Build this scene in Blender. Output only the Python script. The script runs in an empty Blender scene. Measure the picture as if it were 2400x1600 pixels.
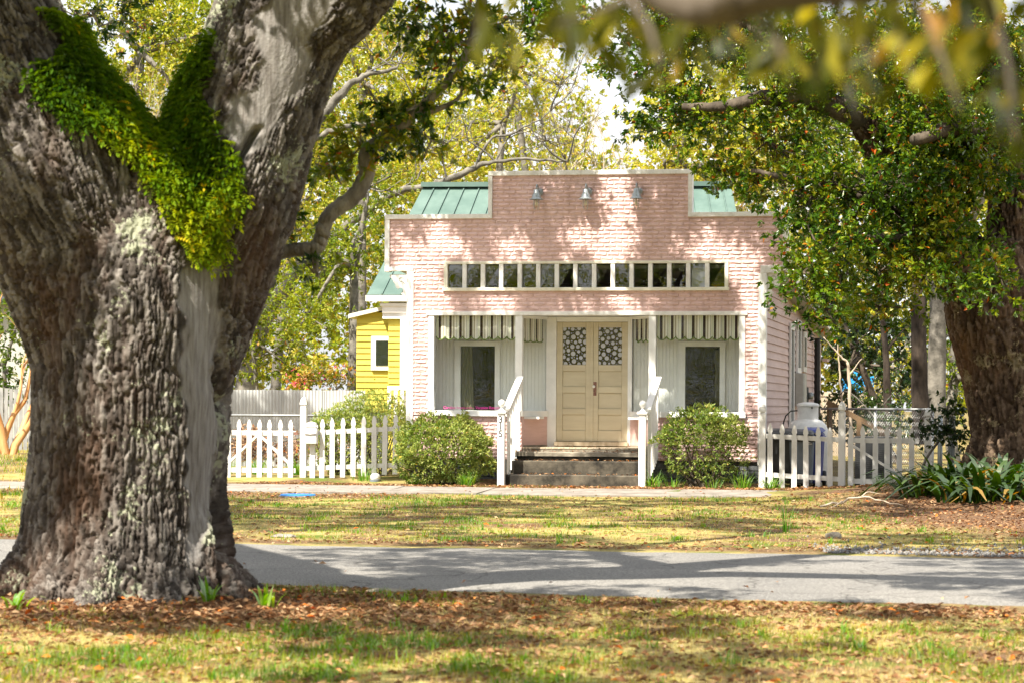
import bpy, bmesh, math, random
import numpy as np
from mathutils import Vector, Matrix, noise as mnoise

# ------------------------------------------------------------------ camera, sky, sun, exposure
scene = bpy.context.scene
col = scene.collection
R = math.radians
TH = R(10.85)                 # the street and the shop are turned this much against the view
CAM_H = 1.32
cam_d = bpy.data.cameras.new('camera')
cam = bpy.data.objects.new('camera', cam_d); col.objects.link(cam)
cam_d.sensor_width = 36.0
cam_d.lens = 90.0
cam_d.shift_y = 0.0625
cam_d.clip_start = 0.1; cam_d.clip_end = 2000
cam.location = (0, 0, CAM_H)
cam.rotation_euler = (Matrix.Rotation(R(90), 3, 'X') @ Matrix.Rotation(R(0.35), 3, 'Z')).to_euler()
cam_d.dof.use_dof = True
cam_d.dof.focus_distance = 42.0
cam_d.dof.aperture_fstop = 5.0
scene.camera = cam

SUN_AZ, SUN_EL = R(39.0), R(54.0)      # from straight behind the camera, towards the left
sun_dir = Vector((-math.sin(SUN_AZ)*math.cos(SUN_EL), -math.cos(SUN_AZ)*math.cos(SUN_EL), math.sin(SUN_EL)))
w = bpy.data.worlds.new('World'); scene.world = w; w.use_nodes = True
nt = w.node_tree; bg = nt.nodes['Background']
sky = nt.nodes.new('ShaderNodeTexSky'); sky.sky_type = 'NISHITA'; sky.sun_disc = False
sky.sun_elevation = SUN_EL
sky.sun_rotation = math.atan2(sun_dir.x, sun_dir.y)
sky.air_density = 1.0; sky.dust_density = 5.0; sky.ozone_density = 1.0
# thin broken cloud all over the sky
wtc = nt.nodes.new('ShaderNodeTexCoord'); wnz = nt.nodes.new('ShaderNodeTexNoise'); wnz.inputs['Scale'].default_value = 3.2; wnz.inputs['Detail'].default_value = 7
wrp = nt.nodes.new('ShaderNodeValToRGB'); wrp.color_ramp.elements[0].position = 0.30; wrp.color_ramp.elements[0].color = (.35,.35,.35,1); wrp.color_ramp.elements[1].position = 0.55; wrp.color_ramp.elements[1].color = (.9,.9,.9,1)
wmx = nt.nodes.new('ShaderNodeMixRGB'); wmx.inputs[2].default_value = (7.6, 7.7, 7.9, 1)
nt.links.new(wtc.outputs['Generated'], wnz.inputs['Vector']); nt.links.new(wnz.outputs[0], wrp.inputs[0]); nt.links.new(wrp.outputs[0], wmx.inputs[0]); nt.links.new(sky.outputs[0], wmx.inputs[1])
nt.links.new(wmx.outputs[0], bg.inputs[0]); bg.inputs[1].default_value = 0.072
sl = bpy.data.lights.new('sun', 'SUN'); sl.energy = 5.0; sl.angle = R(0.55); sl.color = (1.0, 0.92, 0.78)
so = bpy.data.objects.new('sun', sl); col.objects.link(so)
so.rotation_euler = sun_dir.to_track_quat('Z', 'Y').to_euler()
so.location = (-20, -20, 40)
vs = scene.view_settings
vs.view_transform = 'Standard'; vs.look = 'None'; vs.exposure = 1.42; vs.gamma = 1.0; vs.use_curve_mapping = False
scene.cycles.use_denoising = True
scene.cycles.max_bounces = 8; scene.cycles.diffuse_bounces = 4; scene.cycles.transmission_bounces = 4
scene.cycles.transparent_max_bounces = 12; scene.cycles.glossy_bounces = 3
scene.cycles.caustics_reflective = False; scene.cycles.caustics_refractive = False
scene.cycles.sample_clamp_indirect = 6.0

rng = np.random.default_rng(7)
random.seed(7)

# ------------------------------------------------------------------ shop frame: u along the front, v inwards
X0, D0 = 1.2513, 42.9
UV = np.array([[math.cos(TH), -math.sin(TH)], [math.sin(TH), math.cos(TH)]])
def H(u, v, z=0.0):
    return (X0 + u*UV[0,0] + v*UV[1,0], D0 + u*UV[0,1] + v*UV[1,1], z)
def uv_of(x, y):
    return (x-X0)*UV[0,0] + (y-D0)*UV[0,1], (x-X0)*UV[1,0] + (y-D0)*UV[1,1]

def sstep(a, b, x):
    t = np.clip((np.asarray(x, float)-a)/(b-a), 0, 1); return t*t*(3-2*t)
def gz(x, y):
    """height of the ground"""
    x = np.asarray(x, float); y = np.asarray(y, float)
    u, v = uv_of(x, y)
    z = -0.06 + 0.06*sstep(-3.8, -2.2, v) + 0.09*sstep(-1.0, 0.4, v)*(1-0.9*sstep(1.5, 4.5, u)) + 0.10*sstep(3, 14, v)
    z = z + 0.30*np.exp(-(((x-7.6)/2.6)**2 + ((y-37.2)/3.6)**2))
    z = z + 0.09*np.exp(-(((x+2.7)/1.5)**2 + ((y-17.8)/1.0)**2))*(1-sstep(18.6, 19.2, y))
    z = z + 0.012*np.sin(x*1.7+0.4*y)*np.sin(y*1.1+1.3)*(1-sstep(13, 17, y)*(1-sstep(26, 30, y)))
    return z

# ------------------------------------------------------------------ materials
def nodes_of(m):
    m.use_nodes = True
    t = m.node_tree; b = t.nodes.get('Principled BSDF')
    return t, b
def N(t, kind, **kw):
    n = t.nodes.new(kind)
    for k, v in kw.items(): setattr(n, k, v)
    return n
def ramp(t, stops, interp='LINEAR'):
    n = t.nodes.new('ShaderNodeValToRGB'); n.color_ramp.interpolation = interp
    e = n.color_ramp.elements
    while len(e) < len(stops): e.new(0.5)
    for i, (p, c) in enumerate(stops):
        e[i].position = p; e[i].color = (*c, 1) if len(c) == 3 else c
    return n
def mat(name, c1, c2=None, scale=8.0, rough=0.6, bump=0.0, bscale=None, stretch=(1,1,1), metallic=0.0, spec=0.4, contrast=(0.35,0.65)):
    m = bpy.data.materials.new(name); t, b = nodes_of(m)
    b.inputs['Roughness'].default_value = rough; b.inputs['Metallic'].default_value = metallic
    b.inputs['Specular IOR Level'].default_value = spec
    tc = N(t, 'ShaderNodeTexCoord'); mp = N(t, 'ShaderNodeMapping'); mp.inputs['Scale'].default_value = stretch
    t.links.new(tc.outputs['Object'], mp.inputs[0])
    nz = N(t, 'ShaderNodeTexNoise'); nz.inputs['Scale'].default_value = scale; nz.inputs['Detail'].default_value = 6
    nz.inputs['Roughness'].default_value = 0.65
    t.links.new(mp.outputs[0], nz.inputs['Vector'])
    rp = ramp(t, [(contrast[0], c1), (contrast[1], c2 if c2 else c1)])
    t.links.new(nz.outputs[0], rp.inputs[0]); t.links.new(rp.outputs[0], b.inputs['Base Color'])
    if bump:
        n2 = N(t, 'ShaderNodeTexNoise'); n2.inputs['Scale'].default_value = bscale or scale*4; n2.inputs['Detail'].default_value = 4
        t.links.new(mp.outputs[0], n2.inputs['Vector'])
        bp = N(t, 'ShaderNodeBump'); bp.inputs['Strength'].default_value = bump; bp.inputs['Distance'].default_value = 0.02
        t.links.new(n2.outputs[0], bp.inputs['Height']); t.links.new(bp.outputs[0], b.inputs['Normal'])
    return m
def leaf_mat(name, stops, gloss=0.35, trans=0.45, rough=0.38):
    """leaf: the colour comes from a per-leaf random number, light passes partly through"""
    m = bpy.data.materials.new(name); m.use_nodes = True; t = m.node_tree; t.nodes.clear()
    out = N(t, 'ShaderNodeOutputMaterial')
    at = N(t, 'ShaderNodeAttribute', attribute_name='rnd')
    rp = ramp(t, stops); t.links.new(at.outputs['Fac'], rp.inputs[0])
    d = N(t, 'ShaderNodeBsdfDiffuse'); tr = N(t, 'ShaderNodeBsdfTranslucent'); g = N(t, 'ShaderNodeBsdfGlossy')
    g.inputs['Roughness'].default_value = rough
    hs = N(t, 'ShaderNodeHueSaturation'); hs.inputs['Hue'].default_value = 0.475; hs.inputs['Saturation'].default_value = 1.2; hs.inputs['Value'].default_value = 1.8
    t.links.new(rp.outputs[0], d.inputs[0]); t.links.new(rp.outputs[0], hs.inputs['Color']); t.links.new(hs.outputs[0], tr.inputs[0])
    mx = N(t, 'ShaderNodeMixShader'); mx.inputs[0].default_value = trans
    t.links.new(d.outputs[0], mx.inputs[1]); t.links.new(tr.outputs[0], mx.inputs[2])
    fr = N(t, 'ShaderNodeLayerWeight'); fr.inputs[0].default_value = gloss
    m2 = N(t, 'ShaderNodeMixShader'); mul = N(t, 'ShaderNodeMath', operation='MULTIPLY'); mul.inputs[1].default_value = 0.16
    t.links.new(fr.outputs['Fresnel'], mul.inputs[0]); t.links.new(mul.outputs[0], m2.inputs[0])
    t.links.new(mx.outputs[0], m2.inputs[1]); t.links.new(g.outputs[0], m2.inputs[2])
    t.links.new(m2.outputs[0], out.inputs[0])
    return m
def glass_mat(name, tint=(0.97,0.99,0.98), ior=1.45, rough=0.01):
    m = bpy.data.materials.new(name); m.use_nodes = True; t = m.node_tree; t.nodes.clear()
    out = N(t, 'ShaderNodeOutputMaterial'); tr = N(t, 'ShaderNodeBsdfTransparent'); g = N(t, 'ShaderNodeBsdfGlossy')
    tr.inputs[0].default_value = (*tint, 1); g.inputs['Roughness'].default_value = rough
    lw_ = N(t, 'ShaderNodeLayerWeight'); lw_.inputs[0].default_value = 0.5
    pw_ = N(t, 'ShaderNodeMath', operation='POWER'); pw_.inputs[1].default_value = 4.0; t.links.new(lw_.outputs['Facing'], pw_.inputs[0])
    fr = N(t, 'ShaderNodeMath', operation='MULTIPLY_ADD'); fr.inputs[1].default_value = 0.9; fr.inputs[2].default_value = ((ior-1)/(ior+1))**2*1.1; t.links.new(pw_.outputs[0], fr.inputs[0])
    # old panes are never flat: their reflections waver
    tc = N(t, 'ShaderNodeTexCoord'); nz = N(t, 'ShaderNodeTexNoise'); nz.inputs['Scale'].default_value = 3.0
    t.links.new(tc.outputs['Object'], nz.inputs['Vector'])
    bp = N(t, 'ShaderNodeBump'); bp.inputs['Strength'].default_value = 0.06; bp.inputs['Distance'].default_value = 0.1
    t.links.new(nz.outputs[0], bp.inputs['Height']); t.links.new(bp.outputs[0], g.inputs['Normal'])
    mx = N(t, 'ShaderNodeMixShader'); t.links.new(fr.outputs[0], mx.inputs[0])
    t.links.new(tr.outputs[0], mx.inputs[1]); t.links.new(g.outputs[0], mx.inputs[2]); t.links.new(mx.outputs[0], out.inputs[0])
    return m

def stained(name, c1, c2, scale, rough, bump, bscale):
    """painted tin: uneven paint, faint runs of dirt, a little rust"""
    m = mat(name, c1, c2, scale, rough, bump, bscale); t = m.node_tree; b = t.nodes['Principled BSDF']
    src = b.inputs['Base Color'].links[0].from_socket
    tc = N(t,'ShaderNodeTexCoord'); geo = N(t,'ShaderNodeNewGeometry')
    def nz(sc, st, d=5):
        mp = N(t,'ShaderNodeMapping'); mp.inputs['Scale'].default_value = st; t.links.new(geo.outputs['Position'], mp.inputs[0])
        x = N(t,'ShaderNodeTexNoise'); x.inputs['Scale'].default_value = sc; x.inputs['Detail'].default_value = d; t.links.new(mp.outputs[0], x.inputs['Vector']); return x
    n1 = nz(3.0,(2.2,2.2,0.35)); r1 = ramp(t,[(0.42,(1,1,1)),(0.75,(0.84,0.80,0.77))]); t.links.new(n1.outputs[0], r1.inputs[0])
    n2 = nz(9.0,(1,1,1)); r2 = ramp(t,[(0.30,(0.88,0.86,0.85)),(0.55,(1.04,1.03,1.02))]); t.links.new(n2.outputs[0], r2.inputs[0])
    a_ = N(t,'ShaderNodeMixRGB', blend_type='MULTIPLY'); a_.inputs[0].default_value = 1; t.links.new(src, a_.inputs[1]); t.links.new(r1.outputs[0], a_.inputs[2])
    c_ = N(t,'ShaderNodeMixRGB', blend_type='MULTIPLY'); c_.inputs[0].default_value = 1; t.links.new(a_.outputs[0], c_.inputs[1]); t.links.new(r2.outputs[0], c_.inputs[2])
    n3 = nz(4.5,(1.5,1.5,5.0),7); r3 = ramp(t,[(0.77,(0,0,0)),(0.82,(0.6,0.6,0.6))]); t.links.new(n3.outputs[0], r3.inputs[0])
    d_ = N(t,'ShaderNodeMixRGB'); t.links.new(r3.outputs[0], d_.inputs[0]); t.links.new(c_.outputs[0], d_.inputs[1]); d_.inputs[2].default_value = (0.26,0.13,0.08,1)
    t.links.new(d_.outputs[0], b.inputs['Base Color']); return m
M = {}
M['pink'] = stained('pink_painted_tin', (0.66,0.465,0.45), (0.71,0.52,0.50), 1.6, 0.55, 0.05, 60)
M['pink_panel'] = mat('pink_panel', (0.55,0.36,0.33), (0.63,0.43,0.40), 3, 0.6, 0.1, 20, stretch=(1,1,6))
M['pink_wood'] = mat('pink_clapboard', (0.50,0.37,0.34), (0.60,0.46,0.43), 2.2, 0.6, 0.12, 30, stretch=(1,0.3,2))
M['white'] = mat('white_paint', (0.70,0.70,0.69), (0.84,0.84,0.83), 3.0, 0.45, 0.06, 30, contrast=(0.25,0.6))
M['white_fence'] = mat('white_fence_paint', (0.46,0.44,0.39), (0.68,0.675,0.66), 2.2, 0.5, 0.08, 40, stretch=(3,3,1), contrast=(0.22,0.5))
M['trim'] = mat('weathered_white_trim', (0.56,0.54,0.50), (0.82,0.81,0.79), 5.0, 0.55, 0.12, 40, contrast=(0.25,0.55))
M['cream_trim'] = mat('yellowed_white_trim', (0.55,0.50,0.36), (0.76,0.73,0.62), 5.0, 0.5, 0.1, 40, contrast=(0.2,0.5))
M['bead'] = mat('white_beadboard', (0.72,0.72,0.70), (0.80,0.81,0.80), 1.2, 0.5)
M['door'] = mat('cream_door_paint', (0.54,0.475,0.34), (0.60,0.535,0.39), 2.0, 0.45, 0.06, 25, stretch=(1,1,5))
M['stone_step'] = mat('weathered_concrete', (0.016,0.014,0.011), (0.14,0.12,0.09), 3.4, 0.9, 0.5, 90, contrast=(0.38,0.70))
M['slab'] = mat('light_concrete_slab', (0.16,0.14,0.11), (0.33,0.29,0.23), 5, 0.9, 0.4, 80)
M['plank'] = mat('porch_plank', (0.36,0.29,0.20), (0.52,0.44,0.33), 3, 0.75, 0.2, 30, stretch=(6,1,1))
M['dark_block'] = mat('dark_painted_block', (0.05,0.055,0.06), (0.13,0.14,0.15), 6, 0.8, 0.4, 50)
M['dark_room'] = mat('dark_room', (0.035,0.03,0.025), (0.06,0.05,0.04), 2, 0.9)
M['glass'] = glass_mat('window_glass')
M['glass_dark'] = glass_mat('dark_window_glass', (0.42,0.45,0.40), 1.5)
M['transom_glass'] = glass_mat('transom_glass', (0.5,0.52,0.47), 2.2)
M['frost'] = mat('frosted_disc', (0.46,0.47,0.46), (0.56,0.57,0.56), 6, 0.7)
M['jar'] = glass_mat('jar_glass', (0.94,0.92,0.86), 1.45)
M['drape'] = mat('cream_drape', (0.60,0.52,0.38), (0.68,0.60,0.46), 3, 0.85)
M['green_trim'] = mat('green_trim', (0.10,0.16,0.03), (0.16,0.23,0.05), 9, 0.8)
M['zinc'] = mat('galvanised_zinc', (0.27,0.30,0.31), (0.42,0.46,0.47), 14, 0.42, 0.05, 60, metallic=0.55)
M['wire'] = mat('galvanised_wire', (0.20,0.21,0.215), (0.32,0.33,0.34), 9, 0.5, metallic=0.5)
M['brown_metal'] = mat('aged_copper_plate', (0.18,0.09,0.07), (0.30,0.16,0.13), 20, 0.5, 0.1, 80, metallic=0.4)
M['grey_box'] = mat('grey_metal_box', (0.36,0.36,0.33), (0.44,0.44,0.41), 6, 0.5)
M['dark_grey'] = mat('dark_grey_plastic', (0.028,0.030,0.034), (0.05,0.052,0.056), 5, 0.5)
M['grey_plastic'] = mat('grey_blue_plastic', (0.15,0.18,0.22), (0.20,0.23,0.27), 4, 0.5)
M['blue_plastic'] = mat('blue_plastic', (0.016,0.03,0.18), (0.03,0.05,0.26), 5, 0.45)
M['blue_lid'] = mat('blue_meter_lid', (0.01,0.11,0.38), (0.03,0.20,0.52), 12, 0.5)
M['blue_tarp'] = mat('blue_tarp', (0.01,0.22,0.58), (0.03,0.34,0.72), 1.2, 0.5)
M['tank'] = mat('white_tank_paint', (0.58,0.58,0.57), (0.76,0.76,0.75), 5, 0.4, 0.03, 30)
M['black'] = mat('black_rubber', (0.012,0.012,0.012), (0.03,0.03,0.03), 6, 0.6)
M['digit'] = mat('pewter_digit', (0.012,0.012,0.012), (0.03,0.03,0.03), 30, 0.5)
M['pink_letter'] = mat('pink_vinyl_letter', (0.80,0.03,0.33), (0.85,0.06,0.42), 5, 0.5)
M['white_letter'] = mat('white_print', (0.75,0.75,0.75), (0.8,0.8,0.8), 5, 0.5)
M['yellow'] = mat('yellow_clapboard', (0.50,0.41,0.045), (0.59,0.50,0.075), 2.2, 0.6, 0.1, 20, stretch=(0.3,1,2))
M['green_roof'] = mat('green_metal_roof', (0.065,0.115,0.10), (0.11,0.17,0.15), 1.5, 0.5, 0.04, 8)
M['corrugated'] = mat('white_corrugated_sheet', (0.38,0.395,0.40), (0.52,0.535,0.54), 2.5, 0.5, 0.05, 10, stretch=(1,1,0.4))
M['brown_wood'] = mat('brown_stained_wood', (0.14,0.085,0.04), (0.22,0.14,0.07), 5, 0.75, 0.2, 30)
M['tan_wood'] = mat('tan_fence_wood', (0.36,0.29,0.21), (0.50,0.42,0.32), 3, 0.85, 0.1, 20, stretch=(5,5,1))
M['crape'] = mat('crape_myrtle_bark', (0.44,0.21,0.07), (0.62,0.36,0.16), 2.2, 0.65, 0.1, 12, stretch=(3,3,0.6))
M['pale_twig'] = mat('pale_twig', (0.36,0.29,0.21), (0.52,0.44,0.35), 4, 0.8)
M['grey_limb'] = mat('grey_lichened_limb', (0.065,0.06,0.05), (0.20,0.185,0.16), 5, 0.9, 0.5, 24, contrast=(0.35,0.62))
M['limb_dark'] = mat('brown_limb_bark', (0.035,0.027,0.02), (0.12,0.095,0.07), 6, 0.9, 0.7, 26, stretch=(1,1,0.5))
M['dark_trunk'] = mat('dark_trunk_bark', (0.018,0.013,0.010), (0.065,0.048,0.036), 7, 0.95, 0.8, 30, stretch=(1,1,0.3))
M['limb_oak'] = mat('grey_oak_limb_bark', (0.10,0.085,0.068), (0.30,0.27,0.22), 9, 0.9, 0.9, 40, stretch=(1,1,0.45))

# per-leaf colours
G1 = [(0.0,(0.010,0.036,0.003)),(0.35,(0.035,0.092,0.005)),(0.6,(0.085,0.160,0.007)),(0.80,(0.19,0.25,0.012)),(0.93,(0.30,0.27,0.02)),(0.97,(0.42,0.17,0.02)),(1.0,(0.40,0.10,0.02))]
M['oak_leaf'] = leaf_mat('oak_leaf', G1, 0.45, 0.38, 0.33)
G2 = [(0.0,(0.045,0.065,0.008)),(0.35,(0.15,0.21,0.014)),(0.6,(0.29,0.33,0.025)),(0.8,(0.42,0.43,0.05)),(0.93,(0.48,0.43,0.13)),(1.0,(0.46,0.24,0.06))]
M['far_leaf'] = leaf_mat('far_leaf', G2, 0.35, 0.45, 0.45)
G3 = [(0.0,(0.03,0.07,0.007)),(0.5,(0.11,0.18,0.016)),(1.0,(0.30,0.34,0.035))]
M['fresh_leaf'] = leaf_mat('fresh_leaf', G3, 0.35, 0.45, 0.45)
G4 = [(0.0,(0.04,0.085,0.014)),(0.4,(0.10,0.165,0.03)),(0.75,(0.22,0.29,0.07)),(0.95,(0.40,0.44,0.14)),(1.0,(0.48,0.30,0.08))]
M['shrub_leaf'] = leaf_mat('shrub_leaf', G4, 0.4, 0.32, 0.42)
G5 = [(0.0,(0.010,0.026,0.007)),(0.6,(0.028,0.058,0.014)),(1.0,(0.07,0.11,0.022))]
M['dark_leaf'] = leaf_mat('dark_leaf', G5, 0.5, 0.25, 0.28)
G6 = [(0.0,(0.025,0.075,0.003)),(0.4,(0.085,0.175,0.005)),(0.7,(0.18,0.28,0.008)),(0.92,(0.36,0.40,0.012)),(1.0,(0.58,0.46,0.02))]
M['fern_leaf'] = leaf_mat('fern_leaf', G6, 0.2, 0.5, 0.5)
G7 = [(0.0,(0.010,0.034,0.005)),(0.6,(0.028,0.070,0.009)),(0.86,(0.08,0.12,0.015)),(0.95,(0.26,0.17,0.025)),(1.0,(0.22,0.09,0.02))]
M['strap_leaf'] = leaf_mat('strap_leaf', G7, 0.3, 0.25, 0.42)
GN = [(0.0,(0.02,0.03,0.004)),(0.5,(0.06,0.068,0.008)),(0.8,(0.13,0.125,0.014)),(0.93,(0.30,0.28,0.04)),(1.0,(0.30,0.17,0.04))]
M['near_leaf'] = leaf_mat('near_oak_leaf', GN, 0.25, 0.5, 0.4)
G8 = [(0.0,(0.10,0.045,0.018)),(0.35,(0.20,0.105,0.05)),(0.65,(0.34,0.21,0.115)),(0.88,(0.46,0.33,0.20)),(0.96,(0.50,0.17,0.03)),(1.0,(0.50,0.12,0.02))]
M['litter'] = leaf_mat('dry_leaf', G8, 0.2, 0.12, 0.6)
G9 = [(0.0,(0.06,0.14,0.008)),(0.35,(0.14,0.22,0.012)),(0.55,(0.27,0.27,0.03)),(0.72,(0.36,0.29,0.08)),(1.0,(0.50,0.40,0.17))]
M['grass'] = leaf_mat('lawn_blade', G9, 0.2, 0.35, 0.6)
G10 = [(0.0,(0.045,0.15,0.012)),(0.6,(0.10,0.26,0.02)),(1.0,(0.22,0.33,0.05))]
M['green_blade'] = leaf_mat('green_blade', G10, 0.25, 0.4, 0.5)
G11 = [(0.0,(0.06,0.085,0.018)),(0.35,(0.20,0.19,0.03)),(0.7,(0.42,0.30,0.06)),(0.9,(0.50,0.22,0.08)),(0.94,(0.75,0.10,0.28)),(1.0,(0.80,0.14,0.34))]
M['azalea_leaf'] = leaf_mat('azalea_leaf', G11, 0.3, 0.4, 0.5)

# ------------------------------------------------------------------ mesh helpers
class MB:
    def __init__(s): s.v = []; s.f = []
    def add(s, vs_, fs):
        o = len(s.v); s.v += [tuple(map(float, p)) for p in vs_]; s.f += [tuple(i+o for i in f) for f in fs]; return s
    def box(s, x0, x1, y0, y1, z0, z1):
        return s.add([(x0,y0,z0),(x1,y0,z0),(x1,y1,z0),(x0,y1,z0),(x0,y0,z1),(x1,y0,z1),(x1,y1,z1),(x0,y1,z1)],
                     [(0,3,2,1),(4,5,6,7),(0,1,5,4),(1,2,6,5),(2,3,7,6),(3,0,4,7)])
    def obox(s, p, q, w_, h_, up=(0,0,1)):
        """bar from p to q, w_ wide, h_ high"""
        p = Vector(p); q = Vector(q); d = (q-p).normalized(); up = Vector(up)
        a = d.cross(up).normalized()*(w_/2); b = a.cross(d).normalized()*(h_/2)
        return s.add([p-a-b, p+a-b, p+a+b, p-a+b, q-a-b, q+a-b, q+a+b, q-a+b],
                     [(0,3,2,1),(4,5,6,7),(0,1,5,4),(1,2,6,5),(2,3,7,6),(3,0,4,7)])
    def prism_xz(s, poly, y0, y1):
        n = len(poly)
        vs_ = [(x,y0,z) for x,z in poly] + [(x,y1,z) for x,z in poly]
        return s.add(vs_, [tuple(range(n)), tuple(range(2*n-1, n-1, -1))] + [((i+1)%n, i, i+n, (i+1)%n+n) for i in range(n)])
    def tube(s, pts, rad, n=8, cap=True):
        pts = [Vector(p) for p in pts]; k = len(pts)
        if not hasattr(rad, '__len__'): rad = [rad]*k
        base = len(s.v); prev = None
        for i, p in enumerate(pts):
            d = (pts[min(i+1,k-1)] - pts[max(i-1,0)])
            d = d.normalized() if d.length > 1e-9 else Vector((0,0,1))
            if prev is None:
                a = d.orthogonal().normalized()
            else:
                a = (prev - d*prev.dot(d)); a = a.normalized() if a.length > 1e-6 else d.orthogonal().normalized()
            prev = a; b = d.cross(a)
            for j in range(n):
                t = 2*math.pi*j/n
                q = p + (a*math.cos(t) + b*math.sin(t))*rad[i]; s.v.append((q.x,q.y,q.z))
        for i in range(k-1):
            for j in range(n):
                a0 = base+i*n+j; a1 = base+i*n+(j+1)%n
                s.f.append((a0, a1, a1+n, a0+n))
        if cap:
            s.f.append(tuple(base+j for j in range(n-1,-1,-1))); s.f.append(tuple(base+(k-1)*n+j for j in range(n)))
        return s
    def lathe(s, prof, n=16, c=(0,0,0), cap=True):
        base = len(s.v)
        for r, z in prof:
            for j in range(n):
                t = 2*math.pi*j/n; s.v.append((c[0]+r*math.cos(t), c[1]+r*math.sin(t), c[2]+z))
        for i in range(len(prof)-1):
            for j in range(n):
                a0 = base+i*n+j; a1 = base+i*n+(j+1)%n; s.f.append((a0,a1,a1+n,a0+n))
        if cap:
            s.f.append(tuple(base+j for j in range(n-1,-1,-1))); s.f.append(tuple(base+(len(prof)-1)*n+j for j in range(n)))
        return s
    def mesh(s, name):
        me = bpy.data.meshes.new(name); me.from_pydata(s.v, [], s.f); me.validate(); me.update(); return me
    def build(s, name, m, parent=None, smooth=False, bevel=0.0):
        me = s.mesh(name); me.materials.append(M[m] if isinstance(m, str) else m)
        if smooth: me.polygons.foreach_set('use_smooth', [True]*len(me.polygons))
        o = link(name, me, parent)
        if bevel:
            b = o.modifiers.new('bevel', 'BEVEL'); b.width = bevel; b.segments = 1; b.limit_method = 'ANGLE'
        return o
def link(name, me, parent=None):
    o = bpy.data.objects.new(name, me); col.objects.link(o)
    if parent is not None: o.parent = parent
    return o
def tag(o, label=None, cat=None, group=None, kind=None):
    for k, v in (('label', label), ('category', cat), ('group', group), ('kind', kind)):
        if v: o[k] = v
    return o
def thing(name, label, cat, loc=(0,0,0), rz=0.0, group=None):
    o = bpy.data.objects.new(name, None); col.objects.link(o); o.empty_display_size = 0.2
    o.location = loc; o.rotation_euler = (0,0,rz)
    return tag(o, label, cat, group)
def hthing(name, label, cat, u, v, z=0.0, group=None, rz=0.0):
    return thing(name, label, cat, H(u, v, z), -TH+rz, group)
def npmesh(name, V, F, m, parent=None, rnd=None, smooth=False, tri=True):
    """numpy mesh; F is (k,3) or (k,4); rnd is one number per face"""
    V = np.ascontiguousarray(V, dtype=np.float32); F = np.ascontiguousarray(F, dtype=np.int32)
    me = bpy.data.meshes.new(name); k, c = F.shape
    me.vertices.add(len(V)); me.vertices.foreach_set('co', V.ravel())
    me.loops.add(k*c); me.loops.foreach_set('vertex_index', F.ravel())
    me.polygons.add(k); me.polygons.foreach_set('loop_start', np.arange(0, k*c, c, dtype=np.int32))
    me.polygons.foreach_set('loop_total', np.full(k, c, dtype=np.int32))
    if smooth: me.polygons.foreach_set('use_smooth', np.ones(k, dtype=bool))
    me.update(calc_edges=True)
    if rnd is not None:
        a = me.attributes.new('rnd', 'FLOAT', 'FACE'); a.data.foreach_set('value', np.ascontiguousarray(rnd, dtype=np.float32))
    me.materials.append(M[m] if isinstance(m, str) else m)
    return link(name, me, parent)

def unit(a):
    return a/np.maximum(np.linalg.norm(a, axis=-1, keepdims=True), 1e-9)
def rand_dir(n, r=None):
    r = r or rng
    return unit(r.normal(size=(n,3)))
def leaves(P, Dr, L, W, fold=0.25, nrm=None):
    """kite leaves folded on the midrib: P base (n,3), Dr direction (n,3), L length, W width -> V, F"""
    n = len(P); Dr = unit(Dr)
    if nrm is None: nrm = rand_dir(n) + np.array([0,0,0.9])
    S = unit(np.cross(Dr, nrm)); Nn = np.cross(S, Dr)
    L = np.broadcast_to(np.asarray(L, float), (n,))[:,None]; W = np.broadcast_to(np.asarray(W, float), (n,))[:,None]
    mid = P + Dr*L*0.55
    V = np.stack([P, mid + S*W*0.5 + Nn*W*fold, P + Dr*L - Nn*L*0.08, mid - S*W*0.5 + Nn*W*fold], 1).reshape(-1,3)
    i = np.arange(n)*4
    F = np.concatenate([np.stack([i,i+1,i+2],1), np.stack([i,i+2,i+3],1)], 1).reshape(-1,3)
    return V, F
def rosettes(C, axis, k, L, W, spread=0.9, jitter=0.02, r=None):
    """k leaves fanning out round every twig end"""
    r = r or rng
    n = len(C)
    Cb = np.repeat(C, k, 0); Ab = np.repeat(unit(axis), k, 0)
    d = unit(Ab + rand_dir(n*k, r)*spread)
    P = Cb + r.normal(size=(n*k,3))*jitter
    nr = unit(Ab*1.0 + rand_dir(n*k, r)*0.6 + np.array([0,0,0.5]))
    Ls = L*r.uniform(0.65,1.2,n*k); Ws = W*r.uniform(0.75,1.2,n*k)
    return leaves(P, d, Ls, Ws, nrm=nr)
def leaf_rnd(nl, clump=None, sd=0.2, base=0.45, r=None):
    r = r or rng
    x = r.normal(base, sd, nl) if clump is None else r.normal(0, sd, nl) + clump
    x = np.clip(x, 0, 0.93); hot = r.random(nl) < 0.03; x[hot] = r.uniform(0.95,1,hot.sum())
    return np.repeat(x, 2)
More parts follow.
